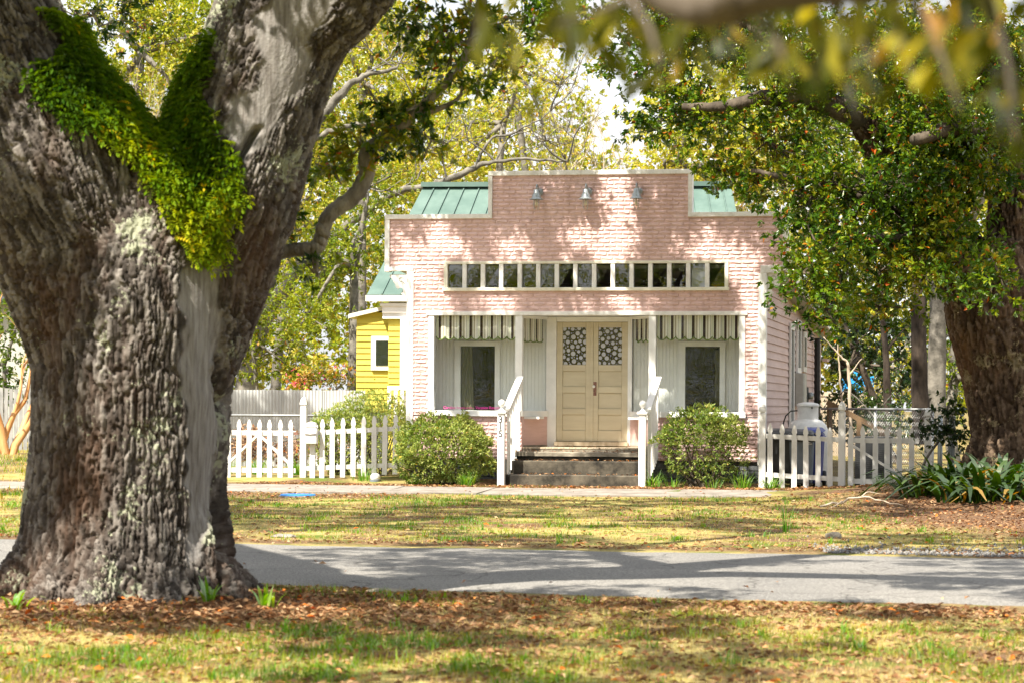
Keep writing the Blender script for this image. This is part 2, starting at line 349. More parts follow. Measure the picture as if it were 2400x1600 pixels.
# ------------------------------------------------------------------ ground, road, sidewalk
def axis(segs):
    out = []
    for a, b, st in segs: out += list(np.arange(a, b, st))
    return np.array(out + [segs[-1][1]])
gx = axis([(-400,-40,40),(-40,-12,4),(-12,14,0.3),(14,40,4),(40,400,40)])
gy = axis([(-60,4,8),(4,52,0.3),(52,100,4),(100,900,80)])
GX, GY = np.meshgrid(gx, gy); GZ = gz(GX, GY)
V = np.stack([GX, GY, GZ], -1).reshape(-1,3); nx = len(gx)
ii, jj = np.meshgrid(np.arange(len(gy)-1), np.arange(nx-1), indexing='ij'); a0 = (ii*nx+jj).ravel()
F = np.stack([a0, a0+1, a0+nx+1, a0+nx], 1)
def ground_mat():
    m = bpy.data.materials.new('lawn_and_leaf_litter'); t, b = nodes_of(m); b.inputs['Roughness'].default_value = 0.95
    b.inputs['Specular IOR Level'].default_value = 0.1
    tc = N(t, 'ShaderNodeTexCoord')
    def noise(s, d=6, st=(1,1,1), rough=0.6):
        mp = N(t, 'ShaderNodeMapping'); mp.inputs['Scale'].default_value = st; t.links.new(tc.outputs['Object'], mp.inputs[0])
        n = N(t, 'ShaderNodeTexNoise'); n.inputs['Scale'].default_value = s; n.inputs['Detail'].default_value = d; n.inputs['Roughness'].default_value = rough
        t.links.new(mp.outputs[0], n.inputs['Vector']); return n
    n1 = noise(0.55, 5); n2 = noise(22, 5); n3 = noise(1.4, 4); n4 = noise(60, 3)
    dirt = ramp(t, [(0.3,(0.045,0.024,0.014)),(0.5,(0.125,0.072,0.042)),(0.72,(0.27,0.18,0.11))]); t.links.new(n2.outputs[0], dirt.inputs[0])
    straw = ramp(t, [(0.3,(0.17,0.14,0.045)),(0.5,(0.31,0.26,0.09)),(0.7,(0.46,0.40,0.17))]); t.links.new(n4.outputs[0], straw.inputs[0])
    green = ramp(t, [(0.3,(0.05,0.085,0.012)),(0.7,(0.14,0.18,0.03))]); t.links.new(n4.outputs[0], green.inputs[0])
    f1 = ramp(t, [(0.40,(0,0,0)),(0.56,(1,1,1))]); t.links.new(n1.outputs[0], f1.inputs[0])
    f2 = ramp(t, [(0.50,(0,0,0)),(0.62,(1,1,1))]); t.links.new(n3.outputs[0], f2.inputs[0])
    x1 = N(t, 'ShaderNodeMixRGB'); t.links.new(f1.outputs[0], x1.inputs[0]); t.links.new(dirt.outputs[0], x1.inputs[1]); t.links.new(straw.outputs[0], x1.inputs[2])
    x2 = N(t, 'ShaderNodeMixRGB'); t.links.new(f2.outputs[0], x2.inputs[0]); t.links.new(x1.outputs[0], x2.inputs[1]); t.links.new(green.outputs[0], x2.inputs[2])
    at = N(t, 'ShaderNodeAttribute', attribute_name='bare'); x3 = N(t, 'ShaderNodeMixRGB')
    t.links.new(at.outputs['Fac'], x3.inputs[0]); t.links.new(x2.outputs[0], x3.inputs[1]); t.links.new(dirt.outputs[0], x3.inputs[2])
    t.links.new(x3.outputs[0], b.inputs['Base Color'])
    bp = N(t, 'ShaderNodeBump'); bp.inputs['Strength'].default_value = 0.8; bp.inputs['Distance'].default_value = 0.03
    t.links.new(n2.outputs[0], bp.inputs['Height']); t.links.new(bp.outputs[0], b.inputs['Normal'])
    return m
def bare(x, y):
    """where the ground is bare or under leaves: round the trees, along the road and the shop"""
    u, v = uv_of(x, y)
    b = np.exp(-(((x+2.4)/2.2)**2 + ((y-17.4)/1.5)**2))*1.2
    b = np.maximum(b, np.exp(-(((x-7.4)/2.8)**2 + ((y-33.5)/6.0)**2))*2.2)
    b = np.maximum(b, (1-sstep(0.2,0.9,np.abs(v+1.4)))*0.9)
    b = np.maximum(b, (1-sstep(0.1,0.7,np.abs(y-road_far(x)-0.3)))*0.8)
    b = np.maximum(b, (1-sstep(0.1,0.8,np.abs(y-road_near(x)+0.4)))*0.5)
    b = np.maximum(b, (1-sstep(0.5,1.6,np.abs(v+4.8)))*sstep(-0.5,-3.0,u)*0.9)
    b = np.maximum(b, sstep(-0.5,1.0,v)*0.35)
    return np.clip(b, 0, 1)
rx = np.array([-60,-14,-2.55,-0.83,0.84,3.25,4.77,14,60.]); rfar = np.array([38.5,28.6,25.58,25.15,24.81,24.35,23.9,21.6,10.5])
rn = np.array([-60,-14,-1.95,-0.61,0.62,2.38,3.53,14,60.]); rnear = np.array([32.5,22.4,19.4,18.72,18.25,17.80,17.55,15.2,4.0])
def road_far(x): return np.interp(x, rx, rfar)
def road_near(x): return np.interp(x, rn, rnear)
M['ground'] = ground_mat()
g = npmesh('ground', V, F, 'ground', smooth=True); tag(g, kind='structure')
a = g.data.attributes.new('bare', 'FLOAT', 'POINT'); a.data.foreach_set('value', bare(V[:,0], V[:,1]).astype(np.float32))

def road_mat():
    m = bpy.data.materials.new('worn_asphalt'); t, b = nodes_of(m); b.inputs['Roughness'].default_value = 0.88
    b.inputs['Specular IOR Level'].default_value = 0.25
    tc = N(t, 'ShaderNodeTexCoord')
    n1 = N(t, 'ShaderNodeTexNoise'); n1.inputs['Scale'].default_value = 55; n1.inputs['Detail'].default_value = 3; n1.inputs['Roughness'].default_value = 0.8
    n2 = N(t, 'ShaderNodeTexNoise'); n2.inputs['Scale'].default_value = 0.8; n2.inputs['Detail'].default_value = 4
    for n in (n1, n2): t.links.new(tc.outputs['Object'], n.inputs['Vector'])
    r1 = ramp(t, [(0.32,(0.085,0.083,0.080)),(0.5,(0.175,0.170,0.163)),(0.70,(0.37,0.36,0.34))]); t.links.new(n1.outputs[0], r1.inputs[0])
    r2 = ramp(t, [(0.3,(0.82,0.82,0.83)),(0.7,(1.08,1.07,1.05))]); t.links.new(n2.outputs[0], r2.inputs[0])
    mx = N(t, 'ShaderNodeMixRGB', blend_type='MULTIPLY'); mx.inputs[0].default_value = 1
    t.links.new(r1.outputs[0], mx.inputs[1]); t.links.new(r2.outputs[0], mx.inputs[2]); t.links.new(mx.outputs[0], b.inputs['Base Color'])
    # hairline cracks and a few darker repairs
    nw = N(t, 'ShaderNodeTexNoise'); nw.inputs['Scale'].default_value = 1.1; t.links.new(tc.outputs['Object'], nw.inputs['Vector'])
    va = N(t, 'ShaderNodeVectorMath', operation='ADD'); t.links.new(tc.outputs['Object'], va.inputs[0]); t.links.new(nw.outputs['Color'], va.inputs[1])
    vo = N(t, 'ShaderNodeTexVoronoi', feature='DISTANCE_TO_EDGE'); vo.inputs['Scale'].default_value = 0.55; t.links.new(va.outputs[0], vo.inputs['Vector'])
    rc = ramp(t, [(0.0,(0.35,0.34,0.33)),(0.010,(1,1,1))]); t.links.new(vo.outputs['Distance'], rc.inputs[0])
    mc = N(t, 'ShaderNodeMixRGB', blend_type='MULTIPLY'); mc.inputs[0].default_value = 0.8; t.links.new(mx.outputs[0], mc.inputs[1]); t.links.new(rc.outputs[0], mc.inputs[2]); t.links.new(mc.outputs[0], b.inputs['Base Color'])
    bp = N(t, 'ShaderNodeBump'); bp.inputs['Strength'].default_value = 0.5; bp.inputs['Distance'].default_value = 0.01
    t.links.new(n1.outputs[0], bp.inputs['Height']); t.links.new(bp.outputs[0], b.inputs['Normal'])
    return m
M['asphalt'] = road_mat()
xs = np.concatenate([np.arange(-60,-6,3.0), np.arange(-6,8,0.12), np.arange(8,61,3.0)])
def wob(x, k): return 0.05*np.sin(x*2.3+k)+0.035*np.sin(x*6.1+2*k)+0.03*np.sin(x*13.7+k*3)
mb = []; 
for x in xs:
    yn = road_near(x)+wob(x,1.0); yf = road_far(x)+wob(x,2.2)
    for s_ in np.linspace(0,1,9):
        y = yn+(yf-yn)*s_; mb.append((x, y, -0.06+0.012+0.05*s_*(1-s_)*4*0.5-(0.012+0.02 if s_ in (0.0,1.0) else 0)))
V = np.array(mb); a0 = np.array([i*9+j for i in range(len(xs)-1) for j in range(8)])
o = npmesh('road', V, np.stack([a0, a0+9, a0+10, a0+1],1), 'asphalt', smooth=True); tag(o, kind='structure')

# sidewalk: concrete slabs laid end to end
M['walk'] = mat('sidewalk_concrete', (0.15,0.13,0.11), (0.29,0.26,0.23), 3, 0.9, 0.3, 60)
walk = bpy.data.objects.new('sidewalk', None); col.objects.link(walk); tag(walk, kind='structure')
walk.location = H(0,0,0); walk.rotation_euler = (0,0,-TH)
for k in range(-13, 5):
    u0 = k*1.5+0.4; m_ = MB()
    z0, z1 = -0.035+0.008*math.sin(k*2.1), 0.018+0.006*math.sin(k*1.3)
    m_.add([(u0+.006,-3.75,z0),(u0+1.494,-3.75,z0),(u0+1.494,-2.2,z1),(u0+.006,-2.2,z1),
            (u0+.006,-3.75,z0-.1),(u0+1.494,-3.75,z0-.1),(u0+1.494,-2.2,z1-.1),(u0+.006,-2.2,z1-.1)],
           [(0,1,2,3),(7,6,5,4),(4,5,1,0),(5,6,2,1),(6,7,3,2),(7,4,0,3)])
    m_.build('slab', 'walk', walk)

# ------------------------------------------------------------------ the pink shop (local axes u, v, z; front at v = 0)
shop = hthing('pink_shop', 'pink false-front shop with stamped brick tin front and stepped parapet', 'shop', 0, 0)
UL, UR = -3.07, 2.97
front = MB()
rects = [(-1.64,1.70,4.50,5.235), (-3.43,3.29,3.735,4.50), (-3.43,-2.44,3.66,3.735), (2.35,3.29,3.66,3.735),
         (UL,-2.44,3.26,3.66), (2.35,UR,3.26,3.66), (UL,UR,2.90,3.26), (UL,-2.72,1.16,2.90), (2.65,UR,1.16,2.90),
         (UL,-1.10,0.42,1.14), (1.04,UR,0.42,1.14)]
for (a_, b_, c_, d_) in rects: front.box(a_, b_, 0.0, 0.12, c_, d_)
wall = front.build('front_wall', 'pink', shop)
# stamped rock-face bricks
BW, BH = 0.205, 0.0695
def brick_geo(w_, h_, seed):
    r = random.Random(seed); cols = 6; ph = r.uniform(0,6.28)
    xs_ = [0, 0.07, 0.30, 0.52, 0.76, 0.93, 1.0]
    vs_, fs = [], []
    for i, t in enumerate(xs_):
        e = 0.0 if i in (0, cols) else 1.0
        lip = 0.42 + 0.13*math.sin(ph + t*5.0) + r.uniform(-0.07,0.07)
        rows = [(0.0,0.0),(0.10,0.0055*e),(max(0.14,lip-0.15),0.006*e),(lip,(0.0155+r.uniform(-.003,.002))*e),(0.88,0.0095*e),(1.0,0.0)]
        for (zz, dd) in rows: vs_.append((t*w_, -dd-0.001, zz*h_))
    for i in range(cols):
        for j in range(5):
            a_ = i*6+j; fs.append((a_, a_+6, a_+7, a_+1))
    return vs_, fs
variants = []
for s_ in range(8):
    b_ = MB(); b_.add(*brick_geo(BW-0.011, BH-0.009, s_)); me = b_.mesh('brick'); me.materials.append(M['pink']); variants.append(me)
full, cut = [], MB(); k = 0
for (a_, b_, c_, d_) in rects[:1] + [(-3.43,3.29,3.735,4.50),(-3.43,-2.44,3.60,3.735),(2.35,3.29,3.60,3.735)] + rects[4:]:
    if (c_,d_) == (3.60,3.735): c_ = 3.66
    r0 = int(math.floor((c_-4.45)/BH))
    for row in range(r0, r0+60):
        z0 = 4.45 + row*BH; z1 = z0 + BH
        if z0 > d_-0.02: break
        y0, y1 = max(z0, c_+0.002), min(z1, d_-0.002)
        if y1-y0 < 0.03: continue
        off = (row % 2)*BW*0.5 + 0.03*math.sin(row//8*2.0)
        c0 = int(math.floor((a_-off)/BW))-1
        for q in range(c0, c0+60):
            x0 = off + q*BW; x1 = x0+BW
            p0, p1 = max(x0, a_+0.002), min(x1, b_-0.002)
            if p1-p0 < 0.04: continue
            if p1-p0 > BW-0.004 and y1-y0 > BH-0.004:
                full.append((p0+0.0055, y0+0.0045, (row*31+q*17) % 8))
            else:
                vs_, fs = brick_geo(p1-p0-0.009, y1-y0-0.008, row*7+q); cut.add([(x+p0+0.0045, y, z+y0+0.004) for x,y,z in vs_], fs)
full.sort(key=lambda t: -t[0])
for i, (u_, z_, s_) in enumerate(full):
    if i < 300:
        o = link('brick', variants[s_], wall); o.location = (u_, 0, z_)
    else:
        vs_, fs = brick_geo(BW-0.011, BH-0.009, s_); cut.add([(x+u_, y, z+z_) for x,y,z in vs_], fs)
o = cut.build('brick_field', 'pink', wall); o['kind'] = 'stuff'
# sheet seams: narrow raised laps
sm = MB()
for z_ in (4.452,): sm.box(-3.39,3.25,-0.008,-0.001,z_-0.006,z_+0.004)
sm.box(UL+.1,-2.46,-0.008,-0.001,3.655,3.664); sm.box(2.37,UR-.1,-0.008,-0.001,3.655,3.664)
for u_, z0, z1 in ((-1.24,4.46,5.17),(0.13,4.46,5.17),(-2.3,3.75,4.44),(-1.05,3.75,4.44),(0.86,3.75,4.44),(2.2,3.75,4.44),(-1.2,2.92,3.24),(0.95,2.92,3.24),(1.9,2.92,3.24)):
    sm.box(u_-0.003,u_+0.003,-0.010,-0.001,z0,z1)
sm.build('sheet_seam', 'pink', wall)
# white boards round the false front
def board(name, m, *b): return MB().box(*b).build(name, m, shop, bevel=0.004)
board('cap_board','trim',-1.70,1.76,-0.045,0.17,5.185,5.262)
board('side_board','trim',-1.70,-1.63,-0.035,0.165,4.545,5.184); board('side_board','trim',1.69,1.76,-0.035,0.165,4.545,5.184)
board('cap_board','trim',-3.49,-1.63,-0.045,0.17,4.468,4.544); board('cap_board','trim',1.69,3.35,-0.045,0.17,4.468,4.544)
board('side_board','trim',-3.49,-3.405,-0.035,0.165,3.575,4.467); board('side_board','trim',3.265,3.35,-0.035,0.165,3.575,4.467)
board('return_board','trim',-3.404,-2.99,-0.03,0.10,3.590,3.658); board('return_board','trim',2.90,3.264,-0.03,0.10,3.530,3.658)
board('corner_board','white',-3.10,-3.045,-0.03,0.09,0.35,3.589); board('corner_board','white',-3.044,-2.985,-0.022,0.05,0.35,3.589)
board('corner_board','white',2.87,2.945,-0.022,0.05,0.36,3.529); board('corner_board','white',2.946,3.005,-0.03,0.10,0.36,3.529)
# scrolled brackets
def bracket(sx, u0):
    pts = [(0,0),(-.30,0),(-.315,-.035),(-.27,-.07),(-.245,-.13),(-.215,-.165),(-.20,-.22),(-.165,-.245),(-.14,-.225),(-.10,-.225),(-.075,-.255),(-.08,-.30),(-.11,-.315),
           (-.105,-.335),(-.06,-.355),(-.04,-.38),(0,-.40)]
    m_ = MB(); m_.prism_xz([(u0+sx*x, 3.55+z-0.02) for x,z in (pts if sx>0 else pts)], 0.02, 0.05)
    o = m_.build('scroll_bracket','trim',shop)
    cu = [(u0+sx*(-.11+0.055*math.cos(t)*(1-t/9)), 0.016, 3.44+0.05*math.sin(t)*(1-t/9)) for t in np.linspace(0.2,5.2,14)] + [(u0+sx*-.03,0.016,3.37)]
    MB().tube(cu, 0.007, 5).build('scroll_line','grey_box',o)
bracket(1,-3.101); bracket(-1,3.006)
# transom lights
tf = MB(); t0, t1 = -2.44, 2.35
tf.box(t0-.02,t1+.02,-0.03,0.10,3.700,3.745); tf.box(t0-.02,t0+.045,-0.028,0.10,3.300,3.699); tf.box(t1-.045,t1+.02,-0.028,0.10,3.300,3.699)
tw = tf.build('transom_window','cream_trim',shop, bevel=0.004)
MB().box(t0-.035,t1+.035,-0.065,0.10,3.242,3.299).build('sill','cream_trim',tw, bevel=0.006)
pw = (t1-t0-0.04)/15
for i in range(1,15):
    c_ = t0+.02+i*pw; MB().box(c_-.036,c_+.036,-0.022,0.09,3.300,3.699).build('mullion','trim',tw, bevel=0.003)
for i in range(15):
    c_ = t0+.02+(i+.5)*pw; tilt = random.uniform(-.014,.014)
    MB().add([(c_-pw/2+.036,.050+tilt,3.30),(c_+pw/2-.036,.050-tilt,3.30),(c_+pw/2-.036,.050-tilt*.3,3.70),(c_-pw/2+.036,.050+tilt*.4,3.70)],[(0,1,2,3)]).build('pane','transom_glass',tw)
c_ = t0+.02+13.5*pw; MB().box(c_-.11,c_+.11,0.075,0.08,3.31,3.63).build('paper_blind','bead',tw)
c_ = t0+.02+9.5*pw; MB().box(c_-.05,c_+.05,0.6,0.62,3.47,3.49).build('amber_glow_bar','tan_wood',tw)  # slim tan bar standing in for an amber glow behind the glass
# room behind the transom and the shop's shell
rb = MB().box(-2.95,2.86,2.4,2.45,2.93,3.82); rb.box(-3.0,-2.95,0.13,2.45,2.93,3.82); rb.box(2.86,2.91,0.13,2.45,2.93,3.82); rb.build('back_room_wall','dark_room',shop)
MB().box(-2.95,2.86,0.13,2.4,3.82,3.86).build('room_ceiling','dark_room',shop)
MB().box(-2.95,2.86,0.13,2.4,2.905,2.93).build('room_floor','dark_room',shop)
# store front
sf = shop
board('head_board','trim',-2.76,2.69,-0.035,0.12,2.835,2.899)
board('jamb','white',-2.72,-2.625,-0.02,0.119,1.236,2.834); board('jamb','white',2.555,2.65,-0.02,0.119,1.236,2.834)
board('porch_post','white',-1.222,-1.102,-0.015,0.115,1.236,2.834); board('porch_post','white',1.042,1.162,-0.015,0.115,1.236,2.834)
board('sill','white',-2.74,-1.085,-0.07,0.13,1.141,1.235); board('sill','white',1.025,2.67,-0.07,0.13,1.141,1.235)
def sheet(u0,u1,v_,z0,z1): return MB().add([(u0,v_,z0),(u1,v_,z0),(u1,v_,z1),(u0,v_,z1)],[(0,1,2,3)])
wl = sheet(-2.624,-1.223,0.057,1.236,2.834).build('display_pane','glass',shop)
wr = sheet(1.163,2.554,0.057,1.236,2.834).build('display_pane','glass',shop)
# pink lettering along the foot of the left pane
def lettering(text, size, m, parent, loc, rot, ext=0.001):
    c = bpy.data.curves.new('lettering','FONT'); c.body = text; c.size = size; c.extrude = ext; c.resolution_u = 2
    tmp = bpy.data.objects.new('lettering', c); col.objects.link(tmp)
    me = bpy.data.meshes.new_from_object(tmp.evaluated_get(bpy.context.evaluated_depsgraph_get())); bpy.data.objects.remove(tmp)
    me.materials.clear(); me.materials.append(M[m]); me.name = 'lettering'
    o = link('lettering', me, parent); o.location = loc; o.rotation_euler = rot; return o
lt = lettering('Carolina house.com - Vacation Rentals', 0.066, 'pink_letter', wl, (-2.47,0.050,1.262), (R(90),0,0))
lt.scale = (0.94,1.05,1)
# recess: angled lights, door wall
VD = 0.70
def quadbar(p, q, z0, z1, th, name, m, parent=shop):
    d = Vector((q[0]-p[0], q[1]-p[1], 0)).normalized(); n_ = Vector((-d.y, d.x, 0))*th/2
    a_ = Vector((p[0],p[1],0)); b_ = Vector((q[0],q[1],0))
    vs_ = [a_-n_, b_-n_, b_+n_, a_+n_]
    return MB().add([(v_.x,v_.y,z0) for v_ in vs_]+[(v_.x,v_.y,z1) for v_ in vs_],[(0,3,2,1),(4,5,6,7),(0,1,5,4),(1,2,6,5),(2,3,7,6),(3,0,4,7)]).build(name, m, parent)
for sx, p, q in ((-1,(-1.13,0.125),(-0.815,VD-0.02)), (1,(1.07,0.125),(0.665,VD-0.02))):
    quadbar(p, q, 0.66, 1.139, 0.06, 'knee_wall', 'pink_panel'); quadbar(p, q, 0.605, 0.659, 0.07, 'base_board', 'slab')
    quadbar(p, q, 1.140, 1.236, 0.10, 'sill', 'white'); quadbar(p, q, 2.79, 2.834, 0.08, 'head_board', 'white')
    MB().add([(*p,1.237),(*q,1.237),(*q,2.789),(*p,2.789)],[(0,1,2,3)]).build('angled_pane','glass',shop)
board('door_casing','white',-0.815,-0.638,VD-0.03,VD+0.09,0.62,2.834); board('door_casing','white',0.592,0.665,VD-0.03,VD+0.09,0.62,2.834)
board('door_head','white',-0.637,0.591,VD-0.02,VD+0.09,2.750,2.834)
board('threshold','plank',-0.66,0.61,VD-0.09,VD+0.10,0.645,0.715)
MB().box(-2.95,2.86,0.125,VD+0.3,2.842,2.90).build('porch_ceiling','bead',shop)
def door_leaf(u0, u1, knob):
    d = MB().box(u0,u1,VD+0.030,VD+0.060,0.72,2.03); d.box(u0,u0+.02,VD+.03,VD+.06,2.03,2.66); d.box(u1-.02,u1,VD+.03,VD+.06,2.03,2.66)
    o = d.build('door','door',shop)
    g0, g1 = u0+0.105, u1-0.105
    fr = MB(); fr.box(u0,g0,VD,VD+0.029,0.72,2.745); fr.box(g1,u1,VD,VD+0.029,0.72,2.745)
    for z0, z1 in ((2.655,2.745),(1.915,2.025),(1.545,1.655),(1.175,1.28),(0.72,0.91)): fr.box(g0,g1,VD,VD+0.029,z0,z1)
    fr.build('stile_frame','door',o, bevel=0.006)
    for z0, z1 in ((1.655,1.915),(1.28,1.545),(0.91,1.175)):
        MB().box(g0+.004,g1-.004,VD+0.022,VD+0.031,z0+.004,z1-.004).build('panel','door',o)
    sheet(g0,g1,VD+0.014,2.026,2.654).build('pane','glass_dark',o)
    r = random.Random(int(u0*100)); placed = []
    fm = MB()
    for tries in range(2600):
        rr = 0.042*max(0.14,(1-tries/1800.0)) if tries < 1800 else r.uniform(0.005,0.010)
        x = r.uniform(g0-.01, g1+.01); z = r.uniform(2.03, 2.65)
        if all((x-a_)**2+(z-b_)**2 > (rr+c2+0.010)**2 for a_,b_,c2 in placed):
            placed.append((x,z,rr*r.uniform(.75,1)))
    for x, z, rr in placed:
        pts = []
        for j in range(14):
            t = 2*math.pi*j/14; pts.append((min(max(x+rr*math.cos(t),g0+.002),g1-.002), VD+0.010, min(max(z+rr*math.sin(t),2.028),2.652)))
        fm.add(pts, [tuple(range(14))])
    fm.build('frosted_dots','frost',o)
    if knob:
        pl = MB().box(u0+.008,u0+.075,VD-0.006,VD+0.002,1.50,1.735).build('lock_plate','brown_metal',o, bevel=0.004)
        kb = MB(); prof = [(0.006,0),(0.010,0.012),(0.022,0.026),(0.026,0.038),(0.022,0.050),(0.010,0.056)]
        kb.lathe(prof, 14); k_ = kb.build('knob','white',pl, smooth=True); k_.location = (u0+.034,VD-0.006,1.655); k_.rotation_euler = (R(90),0,0)
        MB().box(u0+.030,u0+.038,VD-0.008,VD-0.004,1.570,1.595).build('keyhole','black',pl)
    return o
door_leaf(-0.637,-0.026,False); door_leaf(-0.020,0.591,True)
MB().box(-0.050,0.0,VD-0.014,VD-0.001,0.72,2.745).build('astragal','door',shop, bevel=0.004)
# rooms behind the display panes: beadboard walls and an inner window each
for s_, (ua, ub), (g0, g1), dr in ((-1,(-2.95,-0.83),(-2.318,-1.713),-1), (1,(0.68,2.86),(1.569,2.155),1)):
    bm_ = MB(); n_ = int((ub-ua)/0.062); pw2 = (ub-ua)/n_
    for i in range(n_):
        x0, x1 = ua+i*pw2, ua+(i+1)*pw2
        for (z0, z1) in (([(0.9,2.84)]) if (x1 < g0 or x0 > g1) else [(0.9,1.24),(2.34,2.84)]):
            xx0, xx1 = x0+.0015, x1-.0015
            bm_.add([(xx0,VD+.045,z0),(xx0+.004,VD+.040,z0),(xx1-.004,VD+.040,z0),(xx1,VD+.045,z0),(xx0,VD+.045,z1),(xx0+.004,VD+.040,z1),(xx1-.004,VD+.040,z1),(xx1,VD+.045,z1)],
                    [(0,1,5,4),(1,2,6,5),(2,3,7,6)])
    iw = bm_.build('inner_wall','bead',shop)
    bk = MB(); bk.box(ua,g0,VD+.046,VD+.10,0.9,2.84); bk.box(g1,ub,VD+.046,VD+.10,0.9,2.84); bk.box(g0,g1,VD+.046,VD+.10,2.34,2.84); bk.box(g0,g1,VD+.046,VD+.10,0.9,1.24)
    bk.build('inner_wall_backing','bead',iw)
    cz = MB(); cz.box(g0-.10,g0,VD-.002,VD+.03,1.2,2.335); cz.box(g1,g1+.09,VD-.002,VD+.03,1.2,2.335); cz.box(g0-.11,g1+.10,VD-.006,VD+.03,2.336,2.42)
    w_ = cz.build('inner_window','white',shop)
    sheet(g0,g1,VD+.052,1.24,2.34).build('pane','glass_dark',w_)
    rm = MB(); rm.box(g0-.4,g1+.4,2.2,2.25,0.9,2.84); rm.box(g0-.45,g0-.4,VD+.101,2.25,0.9,2.84); rm.box(g1+.4,g1+.45,VD+.101,2.25,0.9,2.84); rm.box(g0-.45,g1+.45,VD+.31,2.25,2.845,2.89)
    rm.build('room_wall','dark_room',shop)
    MB().box(g0-.5,g1+.5,VD+.11,2.2,0.85,0.9).build('room_floor','dark_room',shop)
    MB().box(ua,ub if s_<0 else ub,0.13,VD+.03,1.10,1.139).build('display_shelf','bead',shop)
# gathered drapes at the inner windows
def drape(label, u0, u1, z0, z1, v, lean):
    t = hthing('drape', label, 'curtain', (u0+u1)/2, v, z0, 'cream drapes')
    n = 22; vs_ = []; 
    for j in range(9):
        zz = (z1-z0)*j/8
        for i in range(n+1):
            s_ = i/n; x = (u0-u1)/2+(u1-u0)*s_ + lean*(1-j/8)*s_
            vs_.append((x, 0.02*math.sin(s_*22), zz))
    fs = [(j*(n+1)+i, j*(n+1)+i+1, (j+1)*(n+1)+i+1, (j+1)*(n+1)+i) for j in range(8) for i in range(n)]
    MB().add(vs_, fs).build('fabric','drape',t, smooth=True)
drape('cream drape gathered at the left inner window above the pink lettering', -2.31,-2.13,1.25,2.33,VD+.085,0.035)
drape('narrow cream drape at the right inner window behind the right bush', 2.07,2.15,1.25,2.28,VD+.085,-0.02)
# striped valances with scalloped hems
def stripe_mat():
    m = bpy.data.materials.new('striped_awning_fabric'); t, b = nodes_of(m); b.inputs['Roughness'].default_value = 0.85; b.inputs['Specular IOR Level'].default_value = 0.1
    at = N(t, 'ShaderNodeAttribute', attribute_name='across'); fr = N(t, 'ShaderNodeMath', operation='FRACT'); ml = N(t, 'ShaderNodeMath', operation='MULTIPLY'); ml.inputs[1].default_value = 1/0.176
    t.links.new(at.outputs['Fac'], ml.inputs[0]); t.links.new(ml.outputs[0], fr.inputs[0])
    W_=(0.74,0.72,0.65); Dk=(0.04,0.026,0.022); G_=(0.36,0.32,0.24); Kk=(0.03,0.025,0.02); L_=(0.58,0.60,0.48)
    rp = ramp(t, [(0.0,W_),(0.10,Kk),(0.13,W_),(0.20,L_),(0.34,W_),(0.40,Dk),(0.62,G_),(0.70,W_),(0.78,G_),(0.90,W_)], 'CONSTANT'); t.links.new(fr.outputs[0], rp.inputs[0])
    t.links.new(rp.outputs[0], b.inputs['Base Color']); return m
M['stripe'] = stripe_mat()
def valance(label, p, q, ztop, zbot, nsc):
    ln = math.hypot(q[0]-p[0], q[1]-p[1]); c = ((p[0]+q[0])/2, (p[1]+q[1])/2)
    t = hthing('valance', label, 'valance', c[0], c[1], zbot, 'striped valances', rz=math.atan2(q[1]-p[1], q[0]-p[0]))
    n = nsc*12; vs_, fs, ac = [], [], []; hem = []
    for i in range(n+1):
        s_ = i/n; x = -ln/2+ln*s_; sc = abs(math.sin(math.pi*s_*nsc))**0.6
        for j in range(7):
            f_ = j/6; zb = 0.055*(1-sc); z = zb + (ztop-zbot-zb)*f_
            vs_.append((x, (0.013*math.sin(s_*nsc*6.283)+0.006*math.sin(s_*41))*(1.2-f_*0.8), z)); ac.append(x*(0.97+0.02*math.sin(s_*9)))
        hem.append((x, vs_[-7][1]-0.003, vs_[-7][2]))
    for i in range(n):
        for j in range(6): a_ = i*7+j; fs.append((a_, a_+7, a_+8, a_+1))
    o = MB().add(vs_, fs).build('fabric','stripe',t, smooth=True)
    at = o.data.attributes.new('across','FLOAT','POINT'); at.data.foreach_set('value', ac)
    MB().tube(hem, 0.011, 4).build('green_trim','green_trim',t)
valance('striped scalloped valance in the large window left of the door', (-2.61,0.09),(-1.235,0.09),2.835,2.43,9)
valance('striped scalloped valance in the large window right of the door', (1.175,0.09),(2.55,0.09),2.835,2.43,9)
valance('narrow striped valance in the angled pane left of the door', (-1.115,0.185),(-0.875,0.66),2.79,2.40,3)
valance('narrow striped valance in the angled pane right of the door', (0.735,0.66),(1.055,0.185),2.79,2.40,3)
# porch floor
pf = MB().box(-1.10,1.04,-0.02,VD+.1,0.50,0.603).build('porch_floor','slab',shop)
for i in range(21):
    u_ = -1.098+i*0.1018; MB().box(u_,u_+0.0955,-0.03,VD-.04,0.604,0.628).build('plank','plank',pf)
# foundation of dark blocks
fd = MB().box(UL+.06,UR-.06,0.10,0.20,-0.1,0.415).build('foundation','dark_block',shop)
for row in range(3):
    for i in range(15):
        u0 = UL+.03+i*0.41-(row%2)*0.2; u1 = min(u0+0.40, UR-.03); u0 = max(u0, UL+.03)
        if u1-u0 > 0.08: MB().box(u0,u1,0.04+random.uniform(0,.012),0.10,row*0.145-0.02,row*0.145+0.113).build('block','dark_block',fd, bevel=0.006)
